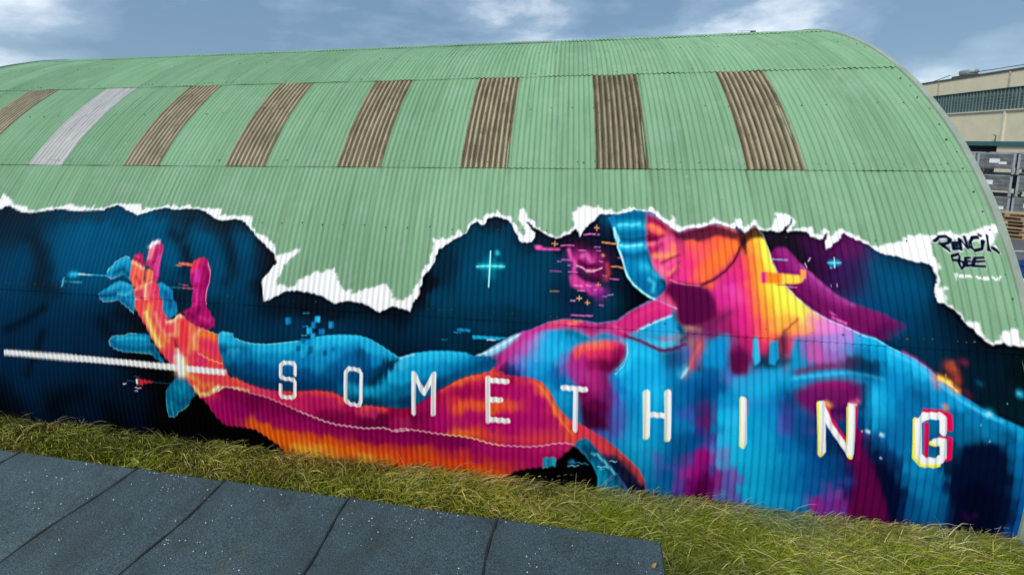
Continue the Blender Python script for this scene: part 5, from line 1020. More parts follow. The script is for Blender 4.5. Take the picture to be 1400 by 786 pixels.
L #f4a468 0.0058 0.006 : 343,3199 343,3133
L #e478c8 0.0064 0.0062 : 42,2128 153,2128 288,2133
B #1fb8d8 0.0296 0.0323 0.72 : 2899,2845 2960,2855
L #5ad8ec 0.0056 0.006 : 2863,2848 2993,2853
L #a8f0f8 0.0056 0.006 : 2938,2907 2925,2798
L #80e0f0 0.0037 0.004 : 2885,2796 2899,2793
L #7ad4ec 0.0046 0.0049 : 2285,2865 2453,2862
L #e8d0e8 0.0049 0.0053 : 2630,2833 2646,2786
L #d8a8d8 0.0045 0.0049 : 2671,2859 2691,2893
P #d86ab8 0.0029 0.0031 1 : 2815,2333 2890,2291 2897,2281 2841,2299
P #d868b8 0.0029 0.0031 1 : 2832,2280 2984,2221 2974,2194 2837,2257
L #c8a0d0 0.0037 0.0039 : 2865,2613 2865,2590
L #c8a0d0 0.0036 0.0039 : 2924,2624 2923,2593
B #3fc4e4 0.0382 0.0441 0.72 : 4237,1407
B #ffffff 0.0127 0.0147 0.81 : 4237,1407
B #1fa0c0 0.0345 0.0395 0.72 : 4508,1623
B #b0f0f8 0.0094 0.0108 0.81 : 4508,1623
B #7fe4f4 0.0223 0.0257 0.81 : 4227,1394 4252,1389
B #e8fcff 0.0102 0.0118 0.855 : 4239,1395 4249,1390
B #bff0fa 0.0178 0.0204 0.855 : 3145,1109 3154,1106
B #bff0fa 0.019 0.022 0.81 : 3272,1084 3281,1081
B #e0fafc 0.0083 0.0095 0.81 : 3090,1107 3093,1105
B #e0fafc 0.0077 0.0089 0.81 : 4167,1280 4170,1279
B #c0f0fa 0.0095 0.0113 0.81 : 4248,1122 4251,1119
B #c0f0fa 0.0081 0.0098 0.81 : 3283,831 3284,828
B #20a0b8 0.0251 0.0288 0.72 : 4508,1622 4516,1613
B #0a6a80 0.0258 0.029 0.54 : 4158,1706 4175,1686
B #a8e8f0 0.0063 0.0073 0.81 : 4403,1514 4405,1510
L #f4f8f6 0.0264 0.0244 : -3500,1151 -3500,1270 -3534,1301 -3668,1294 -3710,1253 -3711,1117 -3669,1086 -3538,1086 -3501,1054 -3506,880 -3541,841 -3681,835 -3718,864 -3713,996
L #f4f8f6 0.025 0.0237 : -2790,1239 -2748,1296 -2618,1288 -2576,1243 -2585,886 -2611,829 -2743,839 -2794,885 -2790,1239
L #f4f8f6 0.0286 0.0279 : -1882,1305 -1884,798
L #f4f8f6 0.0283 0.0275 : -1882,1305 -1748,1064 -1618,1317 -1628,816
L #f4f8f6 0.027 0.0271 : -944,1326 -936,790
L #f4f8f6 0.0312 0.0307 : -943,1303 -711,1302
L #f4f8f6 0.0313 0.0315 : -932,1067 -785,1072
L #f4f8f6 0.0314 0.0326 : -932,821 -696,822
L #f4f8f6 0.0295 0.0299 : -42,1289 215,1288
L #f4f8f6 0.0274 0.0285 : 104,1290 103,797
L #efe9b0 0.032 0.0341 : 890,1312 898,798
L #efe9b0 0.0315 0.0338 : 1122,1333 1131,799
L #f4f8f6 0.028 0.0298 : 908,1318 913,825
L #c03a70 0.0059 0.0062 : 1163,1365 1122,1356
L #f4f8f6 0.0276 0.0295 : 1138,1339 1144,826
L #f4f8f6 0.0278 0.0297 : 921,1069 1126,1070
L #eee8a0 0.0336 0.037 : 1915,1324 1929,816
L #c8507a 0.0056 0.0061 : 1968,1322 1971,1155
L #f6f8f4 0.028 0.0308 : 1930,1325 1943,842
L #d0286a 0.014 0.0158 : 2742,1366 2805,1193 2975,937
L #d0286a 0.0173 0.0196 : 3035,1350 3027,1126 3022,988
L #f2ea78 0.0319 0.036 : 2689,1350 2711,816
L #f2ea78 0.0278 0.0327 : 2946,910 2991,821
L #f2ea78 0.0278 0.0316 : 2963,1332 2973,890
L #f6f8f4 0.0283 0.0319 : 2710,1363 2725,842
L #f6f8f4 0.0281 0.0318 : 2710,1330 2786,1135 2979,855
L #f6f8f4 0.0295 0.0336 : 2997,1346 2999,857
B #f0b060 0.0282 0.0311 0.72 : 2752,1367 2783,1348
B #e07090 0.0278 0.0307 0.63 : 3003,1391 3043,1416
B #e06080 0.0278 0.0308 0.63 : 3007,1385
B #fff0f0 0.0125 0.0139 0.81 : 2963,1376 3033,1376
L #d4215f 0.0262 0.03 : 3673,1367 3824,1371 3886,1345 3892,1216
L #d4215f 0.0198 0.0232 : 3688,1239 3694,905
L #d4215f 0.0146 0.0175 : 3820,1115 3904,1113 3905,908 3879,877
B #f0a040 0.0262 0.0298 0.72 : 3853,1438 3862,1417
L #f2e660 0.0297 0.0355 : 3589,1261 3600,882 3657,813 3799,821
L #f2e660 0.0197 0.0233 : 3738,1041 3813,1041
L #f6f8f4 0.0312 0.0366 : 3842,1172 3840,1308 3800,1336 3668,1323 3614,1253 3628,902 3679,846 3805,861 3852,913 3846,1075 3774,1068
L #e8f4f2 0.0193 0.0223 : 3973,3131 4031,3185 4110,3182 4128,3147 4100,3105 4028,3102
L #e8f4f2 0.0192 0.022 : 4028,3102 4086,3014
L #e8f4f2 0.0174 0.02 : 4140,3127 4129,3045 4181,3042
L #e8f4f2 0.0173 0.02 : 4197,3038 4205,3139 4233,3079 4278,3182 4277,3081
L #e8f4f2 0.0172 0.02 : 4366,3185 4305,3122 4313,3052 4389,3045 4431,3137
L #e8f4f2 0.017 0.0198 : 4483,3199 4454,3047 4518,3080 4545,3021
L #e8f4f2 0.0138 0.0157 : 4092,2964 4161,2996 4169,2957 4151,2917 4171,2849
L #e8f4f2 0.0136 0.0155 : 4211,2949 4210,2870 4262,2872
L #e8f4f2 0.0136 0.0155 : 4395,2966 4298,2952 4279,2873 4380,2868
L #0e2c42 0.0169 0.0195 : 3973,3131 4030,3179 4101,3182 4125,3152 4102,3115 4045,3098 4016,3107
L #0e2c42 0.0175 0.02 : 4016,3107 4048,3073 4089,3024
L #0e2c42 0.016 0.0184 : 4191,3118 4138,3116 4133,3045 4184,3057
L #0e2c42 0.016 0.0184 : 4138,3081 4179,3089
L #0e2c42 0.0132 0.0153 : 4203,3043 4210,3160 4272,3061 4270,3187
L #0e2c42 0.0182 0.0212 : 4391,3181 4347,3180 4304,3132 4300,3067 4327,3038 4383,3055
L #0e2c42 0.0181 0.0211 : 4428,3142 4403,3065
L #0e2c42 0.0131 0.0154 : 4410,3217 4425,3202
L #0e2c42 0.017 0.0199 : 4484,3204 4450,3047 4470,3043
L #0e2c42 0.0169 0.0197 : 4500,3074 4537,3021
L #0e2c42 0.0172 0.0196 : 4094,2934 4094,2969 4161,2996 4171,2967 4149,2927 4093,2929
L #0e2c42 0.0147 0.0167 : 4143,2924 4194,2914 4194,2870 4155,2837 4145,2887 4143,2924
L #0e2c42 0.0147 0.0167 : 4265,2961 4216,2954 4214,2870 4260,2882
L #0e2c42 0.013 0.0148 : 4217,2920 4261,2923
L #0e2c42 0.0156 0.0178 : 4386,2966 4299,2957 4270,2873 4373,2872
L #0e2c42 0.0136 0.0155 : 4289,2918 4381,2926
L #f2f8f6 0.0075 0.0084 : 4079,2782 4085,2719
L #f2f8f6 0.0075 0.0084 : 4079,2782 4109,2783 4099,2754 4081,2748
L #f2f8f6 0.0075 0.0084 : 4132,2770 4154,2771 4146,2751 4125,2755 4132,2770
L #f2f8f6 0.0074 0.0084 : 4175,2748 4189,2772 4203,2759 4215,2773 4227,2750
L #f2f8f6 0.0074 0.0084 : 4280,2762 4293,2743 4305,2758 4326,2740
L #f2f8f6 0.0074 0.0083 : 4347,2756 4372,2757 4372,2738 4347,2736 4347,2756
L #f2f8f6 0.0073 0.0083 : 4424,2764 4443,2736 4465,2761 4472,2733 4497,2772
"""

# ------------------------------------------------------------------ hangar geometry constants (metres)
YC, RAD, ZC = 10.0832, 5.7840, 0.6472          # arch centre and radius
T0 = math.asin(-ZC / RAD)                       # arch meets the ground here
T3, T2, T1, TJ = 0.2353, 0.5739, 0.9000, 1.235  # sheet joints going up
PITCHC = 0.61 / 8                               # corrugation pitch
UK0 = 2.1656                                    # left edge of one roof light, metres along the hangar
U_L, U_R = -13.40, 4.6135                        # hangar ends

mural = Mural(-11.6, 4.86, 0.0, 4.05, .006)
mural.run(parse_mural(MURAL))
mural.crispen(.026, .12)

# green painted iron + sprayed paint carried by the sheet's colour attribute
m_sheet, nt, b = mat("painted_corrugated_iron")
att = nt.nodes.new("ShaderNodeAttribute"); att.attribute_name = "paint"
v = coords(nt)
vs_ = coords(nt, (9.0, 1.0, 1.0))
g1 = noise(nt, .7, 5, .6, v)
g2 = noise(nt, 5.0, 6, .65, vs_)
base = ramp_n(nt, g1, [(.25, (.172, .330, .192)), (.5, (.195, .362, .214)), (.75, (.222, .395, .242))])
base = mix(nt, mix(nt, .5, ramp_n(nt, g2, [(.35, (0, 0, 0)), (.7, (.25, .25, .25))]), (0, 0, 0)), base, (.26, .42, .29))
oi = nt.nodes.new("ShaderNodeObjectInfo")
hsv = nt.nodes.new("ShaderNodeHueSaturation")
mr = nt.nodes.new("ShaderNodeMapRange")
mr.inputs[3].default_value = .90; mr.inputs[4].default_value = 1.06
nt.links.new(oi.outputs["Random"], mr.inputs[0])
nt.links.new(mr.outputs[0], hsv.inputs["Value"])
nt.links.new(base, hsv.inputs["Color"])
# dull run-off streaks down the slope
rs = noise(nt, 1.0, 6, .68, coords(nt, (16.0, .55, .55)))
weath = mix(nt, ramp_n(nt, rs, [(.50, (0, 0, 0)), (.72, (.75, .75, .75))]), hsv.outputs[0], (.115, .205, .125))
rs2 = noise(nt, 2.2, 7, .72, v)
weath = mix(nt, ramp_n(nt, rs2, [(.52, (0, 0, 0)), (.72, (.5, .5, .5))]), weath, (.29, .41, .32))
# small rusty and white spots
sp = noise(nt, 26.0, 2, .5, v)
spots = ramp_n(nt, sp, [(.74, (0, 0, 0)), (.78, (1, 1, 1))])
green = mix(nt, spots, weath, (.17, .20, .12))
sp2 = noise(nt, 17.0, 2, .5, coords(nt, (1, 1.3, .9)))
green = mix(nt, ramp_n(nt, sp2, [(.765, (0, 0, 0)), (.79, (.8, .8, .8))]), green, (.42, .48, .43))
pv = noise(nt, 14.0, 5, .7, vs_)
paint = mix(nt, .16, att.outputs["Color"], ramp_n(nt, pv, [(.3, (.35, .35, .35)), (.7, (1.0, 1.0, 1.0))]), 'MULTIPLY')
nt.links.new(mix(nt, att.outputs["Alpha"], green, paint), b.inputs["Base Color"])
b.inputs["Roughness"].default_value = .8
b.inputs["Specular IOR Level"].default_value = .025
bump(nt, b, noise(nt, 3.0, 4, .6, v), .25, .02)

def skylight_mat(name, clear):
    m, nt, b = mat(name)
    v = coords(nt, (22.0, 2.2, 2.2))
    st = noise(nt, 1.0, 5, .7, v, .4)
    bl = noise(nt, 9.0, 6, .7, coords(nt))
    bl2 = noise(nt, 2.3, 5, .65, coords(nt))
    if clear:
        c = ramp_n(nt, st, [(.3, (.30, .31, .31)), (.5, (.42, .43, .43)), (.7, (.58, .58, .57))])
        c = mix(nt, ramp_n(nt, bl, [(.55, (0, 0, 0)), (.75, (.5, .5, .5))]), c, (.36, .33, .28))
    else:
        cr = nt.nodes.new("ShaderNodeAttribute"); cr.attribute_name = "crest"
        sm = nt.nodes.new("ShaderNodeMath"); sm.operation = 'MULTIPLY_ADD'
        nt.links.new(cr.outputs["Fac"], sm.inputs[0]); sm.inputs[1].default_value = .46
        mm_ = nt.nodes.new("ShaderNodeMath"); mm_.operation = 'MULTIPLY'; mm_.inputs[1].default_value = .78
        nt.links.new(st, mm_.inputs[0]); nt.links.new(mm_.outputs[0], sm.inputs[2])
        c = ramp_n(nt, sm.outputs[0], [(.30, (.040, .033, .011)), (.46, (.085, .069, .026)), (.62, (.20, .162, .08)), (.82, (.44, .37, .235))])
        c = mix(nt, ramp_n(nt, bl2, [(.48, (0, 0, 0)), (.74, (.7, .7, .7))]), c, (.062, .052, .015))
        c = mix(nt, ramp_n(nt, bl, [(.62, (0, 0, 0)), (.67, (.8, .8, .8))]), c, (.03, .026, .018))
    so = nt.nodes.new("ShaderNodeObjectInfo"); sr = nt.nodes.new("ShaderNodeMapRange"); sh = nt.nodes.new("ShaderNodeHueSaturation")
    sr.inputs[3].default_value = .58 if not clear else .8; sr.inputs[4].default_value = .95
    nt.links.new(so.outputs["Random"], sr.inputs[0]); nt.links.new(sr.outputs[0], sh.inputs["Value"]); nt.links.new(c, sh.inputs["Color"])
    nt.links.new(sh.outputs[0], b.inputs["Base Color"])
    b.inputs["Roughness"].default_value = .6
    bump(nt, b, bl, .35, .006)
    return m
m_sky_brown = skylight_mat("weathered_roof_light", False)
m_sky_clear = skylight_mat("newer_translucent_roof_light", True)
m_flash = simple("grey_green_flashing", (.27, .33, .27), .55, .18, 3)
m_bolt = simple("rusty_bolt", (.055, .05, .04), .6, .3, 30, .3)
m_endwall = simple("green_gable_iron", (.20, .40, .27), .6, .15, 2)

hangar = empty("arched_hangar", (0, 0, 0))
tag(hangar, "long arched corrugated iron hangar, green above, painted mural below", "hangar")

def arch_pos(u, th, r):
    return np.stack([u, YC - r * np.cos(th), ZC + r * np.sin(th)], -1)

def corr(u, amp=.0095):
    return amp * np.cos(2 * np.pi * (u - UK0) / PITCHC)

def make_sheet(name, u0, u1, ta, tb, npp, ns, m, lift=.014, amp=.0110, cut=None, extra=0.0, paint=True, warp=0.0):
    """one corrugated sheet from arch angle ta (bottom edge) to tb (top edge) with a bottom and a right lip"""
    nu = max(8, int(round((u1 - u0) / PITCHC * npp))) + 1
    u = np.linspace(u0, u1, nu); th = np.linspace(ta, tb, ns + 1)
    U, T = np.meshgrid(u, th)
    k = (T - ta) / (tb - ta)
    fe = np.clip((U - (u1 - .07)) / .07, 0, 1)
    rr = RAD + corr(U, amp) + lift * (.75 + .45 * np.sin(U * 2.9 + ta * 7) * np.sin(U * 7.3)) * (1 - k) ** 1.5 + .0015 * fe * fe + extra
    if warp:
        rr = rr + warp * np.sin(U * 5.1 + T * 9) * np.sin(T * 23 + u0)
    V = arch_pos(U, T, rr).reshape(-1, 3)
    i = np.arange(ns)[:, None] * nu + np.arange(nu - 1)[None, :]
    F = np.stack([i, i + 1, i + nu + 1, i + nu], -1).reshape(-1, 4)
    # lips (own vertices so that the fold stays sharp)
    lipd = arch_pos(u, np.full(nu, ta), rr[0] - .010); lipu = arch_pos(u, np.full(nu, ta), rr[0])
    n0 = len(V)
    V = np.concatenate([V, lipu, lipd])
    j = np.arange(nu - 1)
    F = np.concatenate([F, np.stack([n0 + nu + j, n0 + nu + j + 1, n0 + j + 1, n0 + j], -1)])
    ru = arch_pos(np.full(ns + 1, u1), th, rr[:, -1]); rd = arch_pos(np.full(ns + 1, u1), th, rr[:, -1] - .003)
    n1 = len(V)
    V = np.concatenate([V, ru, rd])
    j = np.arange(ns)
    F = np.concatenate([F, np.stack([n1 + ns + 1 + j, n1 + j, n1 + j + 1, n1 + ns + 2 + j], -1)[:, ::-1]])
    me = fast_mesh(name, V, F, True)
    if m is m_sheet:
        C = np.zeros((len(V), 4), np.float32); C[:, :3] = .3
        if paint:
            uu = np.concatenate([U.ravel(), u, u, np.full(2 * ns + 2, u1)])
            tt = np.concatenate([T.ravel(), np.full(2 * nu, ta), th, th])
            C = mural.sample(uu, (tt - T0) * RAD).astype(np.float32)
            C[:, :3] = np.clip(np.maximum(C[:, :3], 0) ** 1.19 * PAINT_GAIN, 0, .9)
            # soil splashed up on the foot of the wall
            sv = (tt - T0) * RAD
            sp_ = np.clip(1 - sv / (.10 + .07 * np.sin(uu * 3.7) * np.sin(uu * 9.1 + 1)), 0, 1) * .45
            C[:, :3] = C[:, :3] * (1 - sp_[:, None]) + np.array([.045, .038, .028]) * sp_[:, None]
            C[tt > T2, 3] = 0
        tt_all = np.concatenate([T.ravel(), np.full(2 * nu, ta), th, th])
        uu_all = np.concatenate([U.ravel(), u, u, np.full(2 * ns + 2, u1)])
        if ta == T3:          # rusty run-off below the ends of the roof lights
            for n_ in range(-9, 1):
                for ue, st_, ln in ((UK0 + 1.83 * n_, .75 if n_ == 0 else .3, .55 if n_ == 0 else .22), (UK0 + 1.83 * n_ + .678, .45, .3)):
                    if n_ < -3: st_ *= .5
                    d_ = (T2 - tt_all) * RAD
                    w_ = np.exp(-((uu_all - ue - .006 * np.sin(d_ * 9)) / .013) ** 2) * np.clip(1 - d_ / ln, 0, 1) * st_ * (C[:, 3] < .3)
                    C[:, :3] = np.where((w_ > .02)[:, None], np.array([.075, .065, .035]), C[:, :3]); C[:, 3] = np.maximum(C[:, 3], w_)
        if ta != T0:          # cut edge of the lapped sheet, shadow under the lap painted in dark
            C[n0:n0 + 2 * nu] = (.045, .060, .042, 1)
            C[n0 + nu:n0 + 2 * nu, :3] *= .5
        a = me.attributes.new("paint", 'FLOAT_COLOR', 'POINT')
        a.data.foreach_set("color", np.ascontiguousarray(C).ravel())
    else:
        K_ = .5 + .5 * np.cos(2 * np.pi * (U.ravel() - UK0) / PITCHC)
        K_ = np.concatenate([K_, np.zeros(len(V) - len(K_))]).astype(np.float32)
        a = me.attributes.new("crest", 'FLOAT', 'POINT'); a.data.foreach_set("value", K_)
    return link(name, me, m, hangar)
PAINT_GAIN = 1.21

rows = [("mural", T0, T3 + .015, True), ("mural", T3, T2 + .015, True), ("light", T2, T1 + .015, False),
        ("plain", T1, TJ + .015, False), ("ridge", TJ, math.pi - TJ, False)]
for ri, (kind, ta, tb, pt) in enumerate(rows):
    for k in range(-26, 4):
        u0 = UK0 + .61 * k; u1 = u0 + .678
        if kind == "light" and k % 3 == 2 and k < 0: u1 -= .062
        if k == 3: u1 = U_R
        if k == -26: u0 = U_L
        d = abs((u0 + u1) / 2 - .5)
        near = u0 > -3.2
        mid = u0 > -7.2
        if pt:
            npp = 10 if near else (9 if mid else 5); ns = 210 if near else (180 if mid else 90)
            if u1 < -11.4: ns = 30
            if k >= 1: npp, ns = 16, 270
        else:
            npp = 8 if near else 6; ns = 22
        m = m_sheet; name = "roof_sheet"; amp = .0092; extra = 0.0
        if kind == "mural": name = "wall_sheet"; amp = .0072
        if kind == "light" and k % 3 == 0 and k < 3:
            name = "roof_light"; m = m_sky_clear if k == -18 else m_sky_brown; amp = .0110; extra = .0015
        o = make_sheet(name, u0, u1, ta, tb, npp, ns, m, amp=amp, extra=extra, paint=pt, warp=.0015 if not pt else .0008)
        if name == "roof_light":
            o["label"] = "pale grey newer roof light" if k == -18 else "brown weathered roof light"

# rear half of the arch, never seen from the front: one plain sheet per bay row
u = np.linspace(U_L, U_R, 480); th = np.linspace(math.pi - TJ - .01, math.pi - T0, 30)
U, T = np.meshgrid(u, th)
V = arch_pos(U, T, RAD + corr(U) - .012).reshape(-1, 3)
i = np.arange(29)[:, None] * 480 + np.arange(479)[None, :]
me = fast_mesh("rear_cladding", V, np.stack([i, i + 1, i + 481, i + 480], -1).reshape(-1, 4))
a = me.attributes.new("paint", 'FLOAT_COLOR', 'POINT')
a.data.foreach_set("color", np.tile(np.array([.2, .4, .3, 0], np.float32), len(V)))
link("rear_cladding", me, m_sheet, hangar)

# curved flashing along both ends
for ua, ub in ((U_R - .02, U_R + .055), (U_L - .055, U_L + .02)):
    th = np.linspace(T0, math.pi - T0, 120)
    rows_ = [(ua, RAD - .005), (ua + .004, RAD + .033), (ub, RAD + .030), (ub, RAD - .07)]
    if ua < 0: rows_ = [(ua, RAD - .07), (ua, RAD + .030), (ub - .004, RAD + .033), (ub, RAD - .005)]
    V = np.concatenate([arch_pos(np.full(120, uu), th, np.full(120, r_) + .0025 * np.sin(th * 40)) for uu, r_ in rows_])
    F = []
    for q_ in range(3):
        j = np.arange(119) + q_ * 120
        F.append(np.stack([j, j + 120, j + 121, j + 1], -1))
    link("edge_flashing", fast_mesh("edge_flashing", V, np.concatenate(F), False), m_flash, hangar)
# gable walls of vertical corrugated iron, with a big door
for ue, sgn in ((U_R - .05, 1), (U_L + .05, -1)):
    ys = np.linspace(YC - RAD * math.cos(T0) + .02, YC + RAD * math.cos(T0) - .02, 560)
    top = np.maximum(ZC + np.sqrt(np.maximum(RAD ** 2 - (ys - YC) ** 2, 0)) - .02, .1)
    xx = ue + .009 * np.cos(2 * np.pi * ys / PITCHC)
    V = np.concatenate([np.stack([xx, ys, np.zeros_like(ys)], -1), np.stack([xx, ys, top], -1)])
    j = np.arange(559)
    link("gable_wall", fast_mesh("gable_wall", V, np.stack([j, j + 1, j + 561, j + 560], -1)), m_endwall, hangar)
    mb = MB(); mb.box(ue + (.02 if sgn > 0 else -.07), ue + (.07 if sgn > 0 else -.02), YC - 2.2, YC + 2.2, .02, 3.6)
    mb.build("gable_door", m_flash, hangar)

# bolt heads in lines above every joint and half-way up the sheets
bv, bf = [], []
def bolt(u, th, s):
    c = arch_pos(np.array(u), np.array(th), RAD + .0095 + .012)
    n = np.array([0, -math.cos(th), math.sin(th)]); t = np.array([1.0, 0, 0]); w = np.cross(n, t)
    k0 = len(bv)
    for q_ in range(6):
        a_ = q_ * math.pi / 3
        bv.append(c + s * (math.cos(a_) * t + math.sin(a_) * w) - .010 * n)
    bv.append(c + n * .004)
    for q_ in range(6): bf.append((k0 + q_, k0 + (q_ + 1) % 6, k0 + 6))
for th in (T2 + .016, T1 + .014, T3 + .015, TJ + .012):
    for n in range(int((U_R - U_L) / PITCHC)):
        if random.random() < (.42 if th < 1.1 else .5):
            bolt(UK0 + PITCHC * (n - int((UK0 - U_L) / PITCHC)), th + random.uniform(-.002, .002), random.uniform(.009, .016))
for th in ((T2 + T1) / 2 + .02, (T1 + TJ) / 2, (T3 + T2) / 2 + .02):
    for n in range(0, int((U_R - U_L) / PITCHC), 4):
        if random.random() < .8:
            bolt(UK0 + PITCHC * (n - int((UK0 - U_L) / PITCHC)), th + random.uniform(-.003, .003), random.uniform(.008, .013))
for n in range(24):
    bolt(U_R - .06 - random.uniform(0, .05), T3 + .02 + n * .040 + random.uniform(-.008, .008), random.uniform(.008, .014))
o = link("bolt_heads", fast_mesh("bolt_heads", np.array(bv), np.array(bf), False), m_bolt, hangar)
tag(o, kind="stuff")
# small wire bracket left on the ridge
mb = MB()
rz = 6.37
mb.tube([(3.62, 9.3, rz - .03), (3.62, 9.3, rz + .09)], .004)
mb.tube([(3.80, 9.3, rz - .03), (3.80, 9.3, rz + .08)], .004)
mb.tube([(3.52, 9.3, rz + .09), (3.83, 9.3, rz + .085)], .004)
mb.box(3.79, 3.88, 9.27, 9.33, rz + .03, rz + .08)
mb.build("ridge_bracket", m_bolt, hangar)

# ------------------------------------------------------------------ ground
m_ground, nt, b = mat("rough_turf_soil")
v = coords(nt)
nt.links.new(ramp_n(nt, noise(nt, 3.5, 6, .7, v), [(.3, (.035, .032, .016)), (.5, (.055, .058, .02)), (.7, (.09, .08, .04))]), b.inputs["Base Color"])
b.inputs["Roughness"].default_value = .95
bump(nt, b, noise(nt, 30, 4, .7, v), .6, .03)
mb = MB(); mb.box(-900, 900, -900, 900, -.5, 0)
tag(mb.build("ground", m_ground), kind="structure")

m_asph, nt, b = mat("yard_asphalt")
v = coords(nt)
a1 = ramp_n(nt, noise(nt, .35, 5, .6, v), [(.3, (.075, .078, .085)), (.7, (.125, .128, .135))])
a2 = ramp_n(nt, noise(nt, 60, 2, .5, v), [(.4, (.7, .7, .7)), (.7, (1.15, 1.15, 1.15))])
nt.links.new(mix(nt, 1.0, a1, a2, 'MULTIPLY'), b.inputs["Base Color"])
b.inputs["Roughness"].default_value = .85
bump(nt, b, noise(nt, 120, 2, .5, v), .3, .004)
V = np.array([(5.5, 5.4, .004), (70, 5.4, .004), (70, 80, .004), (5.0, 80, .004)])
tag(link("yard", fast_mesh("yard", V, np.array([[0, 1, 2, 3]]), False), m_asph), kind="structure")
# a strip of worn yard paint
m_white = simple("worn_white_paint", (.55, .56, .57), .7, .3, 20)
V = np.array([(15.9, 16.55, .008), (18.6, 16.75, .008), (18.6, 16.87, .008), (15.9, 16.67, .008)])
link_o = link("yard_marking", fast_mesh("yard_marking", V, np.array([[0, 1, 2, 3]]), False), m_white)
tag(link_o, kind="structure")

# ------------------------------------------------------------------ long grass along the foot of the wall
m_grass, nt, b = mat("long_grass_blades")
ga = nt.nodes.new("ShaderNodeAttribute"); ga.attribute_name = "tint"
nt.links.new(ga.outputs["Color"], b.inputs["Base Color"])
b.inputs["Roughness"].default_value = .75
b.inputs["Specular IOR Level"].default_value = .06
def grass(name, N, area, hgt, wid, seed, label, straw=False):
    g = np.random.default_rng(seed)
    x, y = area(g, N)
    N = len(x)
    h = g.uniform(*hgt, N) * g.uniform(.6, 1.15, N)
    cl = np.sin(x * 2.3 + 1.3 * np.sin(y * 7)) * .6 + np.sin(x * 5.1 + y * 6) * .4      # clump field
    ang = g.normal(0, 1.0, N) + cl * 1.1 - .35 - .9 * (x < -2)
    lean = g.uniform(.6, 1.7, N)
    w = g.uniform(*wid, N) * (1 + .05 * np.abs(x)) * np.where(g.uniform(0, 1, N) < .14, 1.9, 1.0)
    dx, dy = np.cos(ang), np.sin(ang) * .75 - .15
    px, py = -dy, dx
    pl = np.sqrt(px * px + py * py) + 1e-6; px /= pl; py /= pl
    segs = 4
    V = np.zeros((N, segs * 2 + 1, 3))
    for s_ in range(segs + 1):
        t = s_ / segs
        hx = x + dx * h * lean * (t ** 1.6) * .75; hy = y + dy * h * lean * (t ** 1.6) * .75
        hz = h * (t - np.minimum(.34 * lean, .50) * t * t * t) * .85
        # do not grow through the iron wall
        lim = YC - np.sqrt(np.maximum(RAD ** 2 - (np.maximum(hz, 0) - ZC) ** 2, 0)) - .012
        hy = np.minimum(hy, lim)
        ww = w * (1 - .75 * t)
        if s_ < segs:
            V[:, s_ * 2] = np.stack([hx - px * ww, hy - py * ww, hz], -1)
            V[:, s_ * 2 + 1] = np.stack([hx + px * ww, hy + py * ww, hz + w * .4], -1)
        else:
            V[:, -1] = np.stack([hx, hy, hz], -1)
    k = np.arange(N)[:, None] * (segs * 2 + 1)
    F = []
    for s_ in range(segs - 1):
        a_ = s_ * 2
        F.append(np.concatenate([k + a_, k + a_ + 1, k + a_ + 3], 1)); F.append(np.concatenate([k + a_, k + a_ + 3, k + a_ + 2], 1))
    a_ = (segs - 1) * 2
    F.append(np.concatenate([k + a_, k + a_ + 1, k + a_ + 2], 1))
    me = fast_mesh(name, V.reshape(-1, 3), np.concatenate(F), False)
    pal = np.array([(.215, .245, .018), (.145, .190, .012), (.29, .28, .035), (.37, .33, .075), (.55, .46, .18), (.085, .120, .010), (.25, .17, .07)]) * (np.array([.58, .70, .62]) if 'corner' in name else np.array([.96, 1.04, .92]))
    pw = np.array([.27, .26, .16, .11, .07, .10, .03])
    dry = np.clip(.5 + .5 * np.sin(x * 3.1) * np.cos(x * 1.3 + y * 4), 0, 1)
    ci = g.choice(len(pal), N, p=pw)
    ci = np.where(g.uniform(0, 1, N) < .55 * dry ** 2, g.choice([3, 4, 6], N, p=[.45, .35, .2]), ci)
    c = pal[ci] * g.uniform(.6, 1.25, (N, 1))
    if straw: c = np.array([.55, .49, .27]) * g.uniform(.55, 1.2, (N, 1))
    wallfoot = YC - math.sqrt(RAD ** 2 - ZC ** 2)
    dist = wallfoot - y
    # overspray and dead stalks close to the wall
    sp_ = mural.sample(x, np.full(N, .05))[:, :3]
    f = np.clip(1 - dist / .26, 0, 1)[:, None] * g.uniform(.1, .75, (N, 1)) * (x < 4.7)[:, None]
    dead = np.array([.24, .175, .11])
    c = c * (1 - f * .55) + dead * f * .55
    c = c * (1 - f * .45) + (sp_ * .7 + .02) * f * .45
    C = np.ones((N, segs * 2 + 1, 4), np.float32); C[:, :, :3] = c[:, None, :]
    at = me.attributes.new("tint", 'FLOAT_COLOR', 'POINT'); at.data.foreach_set("color", C.ravel())
    o = link(name, me, m_grass)
    return tag(o, label, "grass", kind="stuff")
WF = YC - math.sqrt(RAD ** 2 - ZC ** 2)
def area_main(g, N):
    x = g.uniform(-12.5, 5.6, N); y = WF - .02 - np.abs(g.normal(0, .62, N)) * .8 - g.uniform(0, .06, N)
    k = y > WF - 1.25; return x[k], y[k]
def area_near(g, N):
    x = g.uniform(-.2, 6.2, N); y = g.uniform(WF - 1.35, WF - .02, N); return x, y
grass("long_grass", 60000, area_main, (.10, .27), (.0022, .0040), 3, "long olive green grass along the foot of the painted wall")
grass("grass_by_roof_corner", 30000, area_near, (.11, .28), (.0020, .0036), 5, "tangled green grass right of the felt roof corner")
def area_stalk(g, N):
    x = g.uniform(-9, 5.2, N); y = WF - .03 - np.abs(g.normal(0, .28, N)); return x, y
grass("straw_stalks", 520, area_stalk, (.26, .48), (.0014, .0022), 9, "long bleached straw stalks bent over the grass", straw=True)

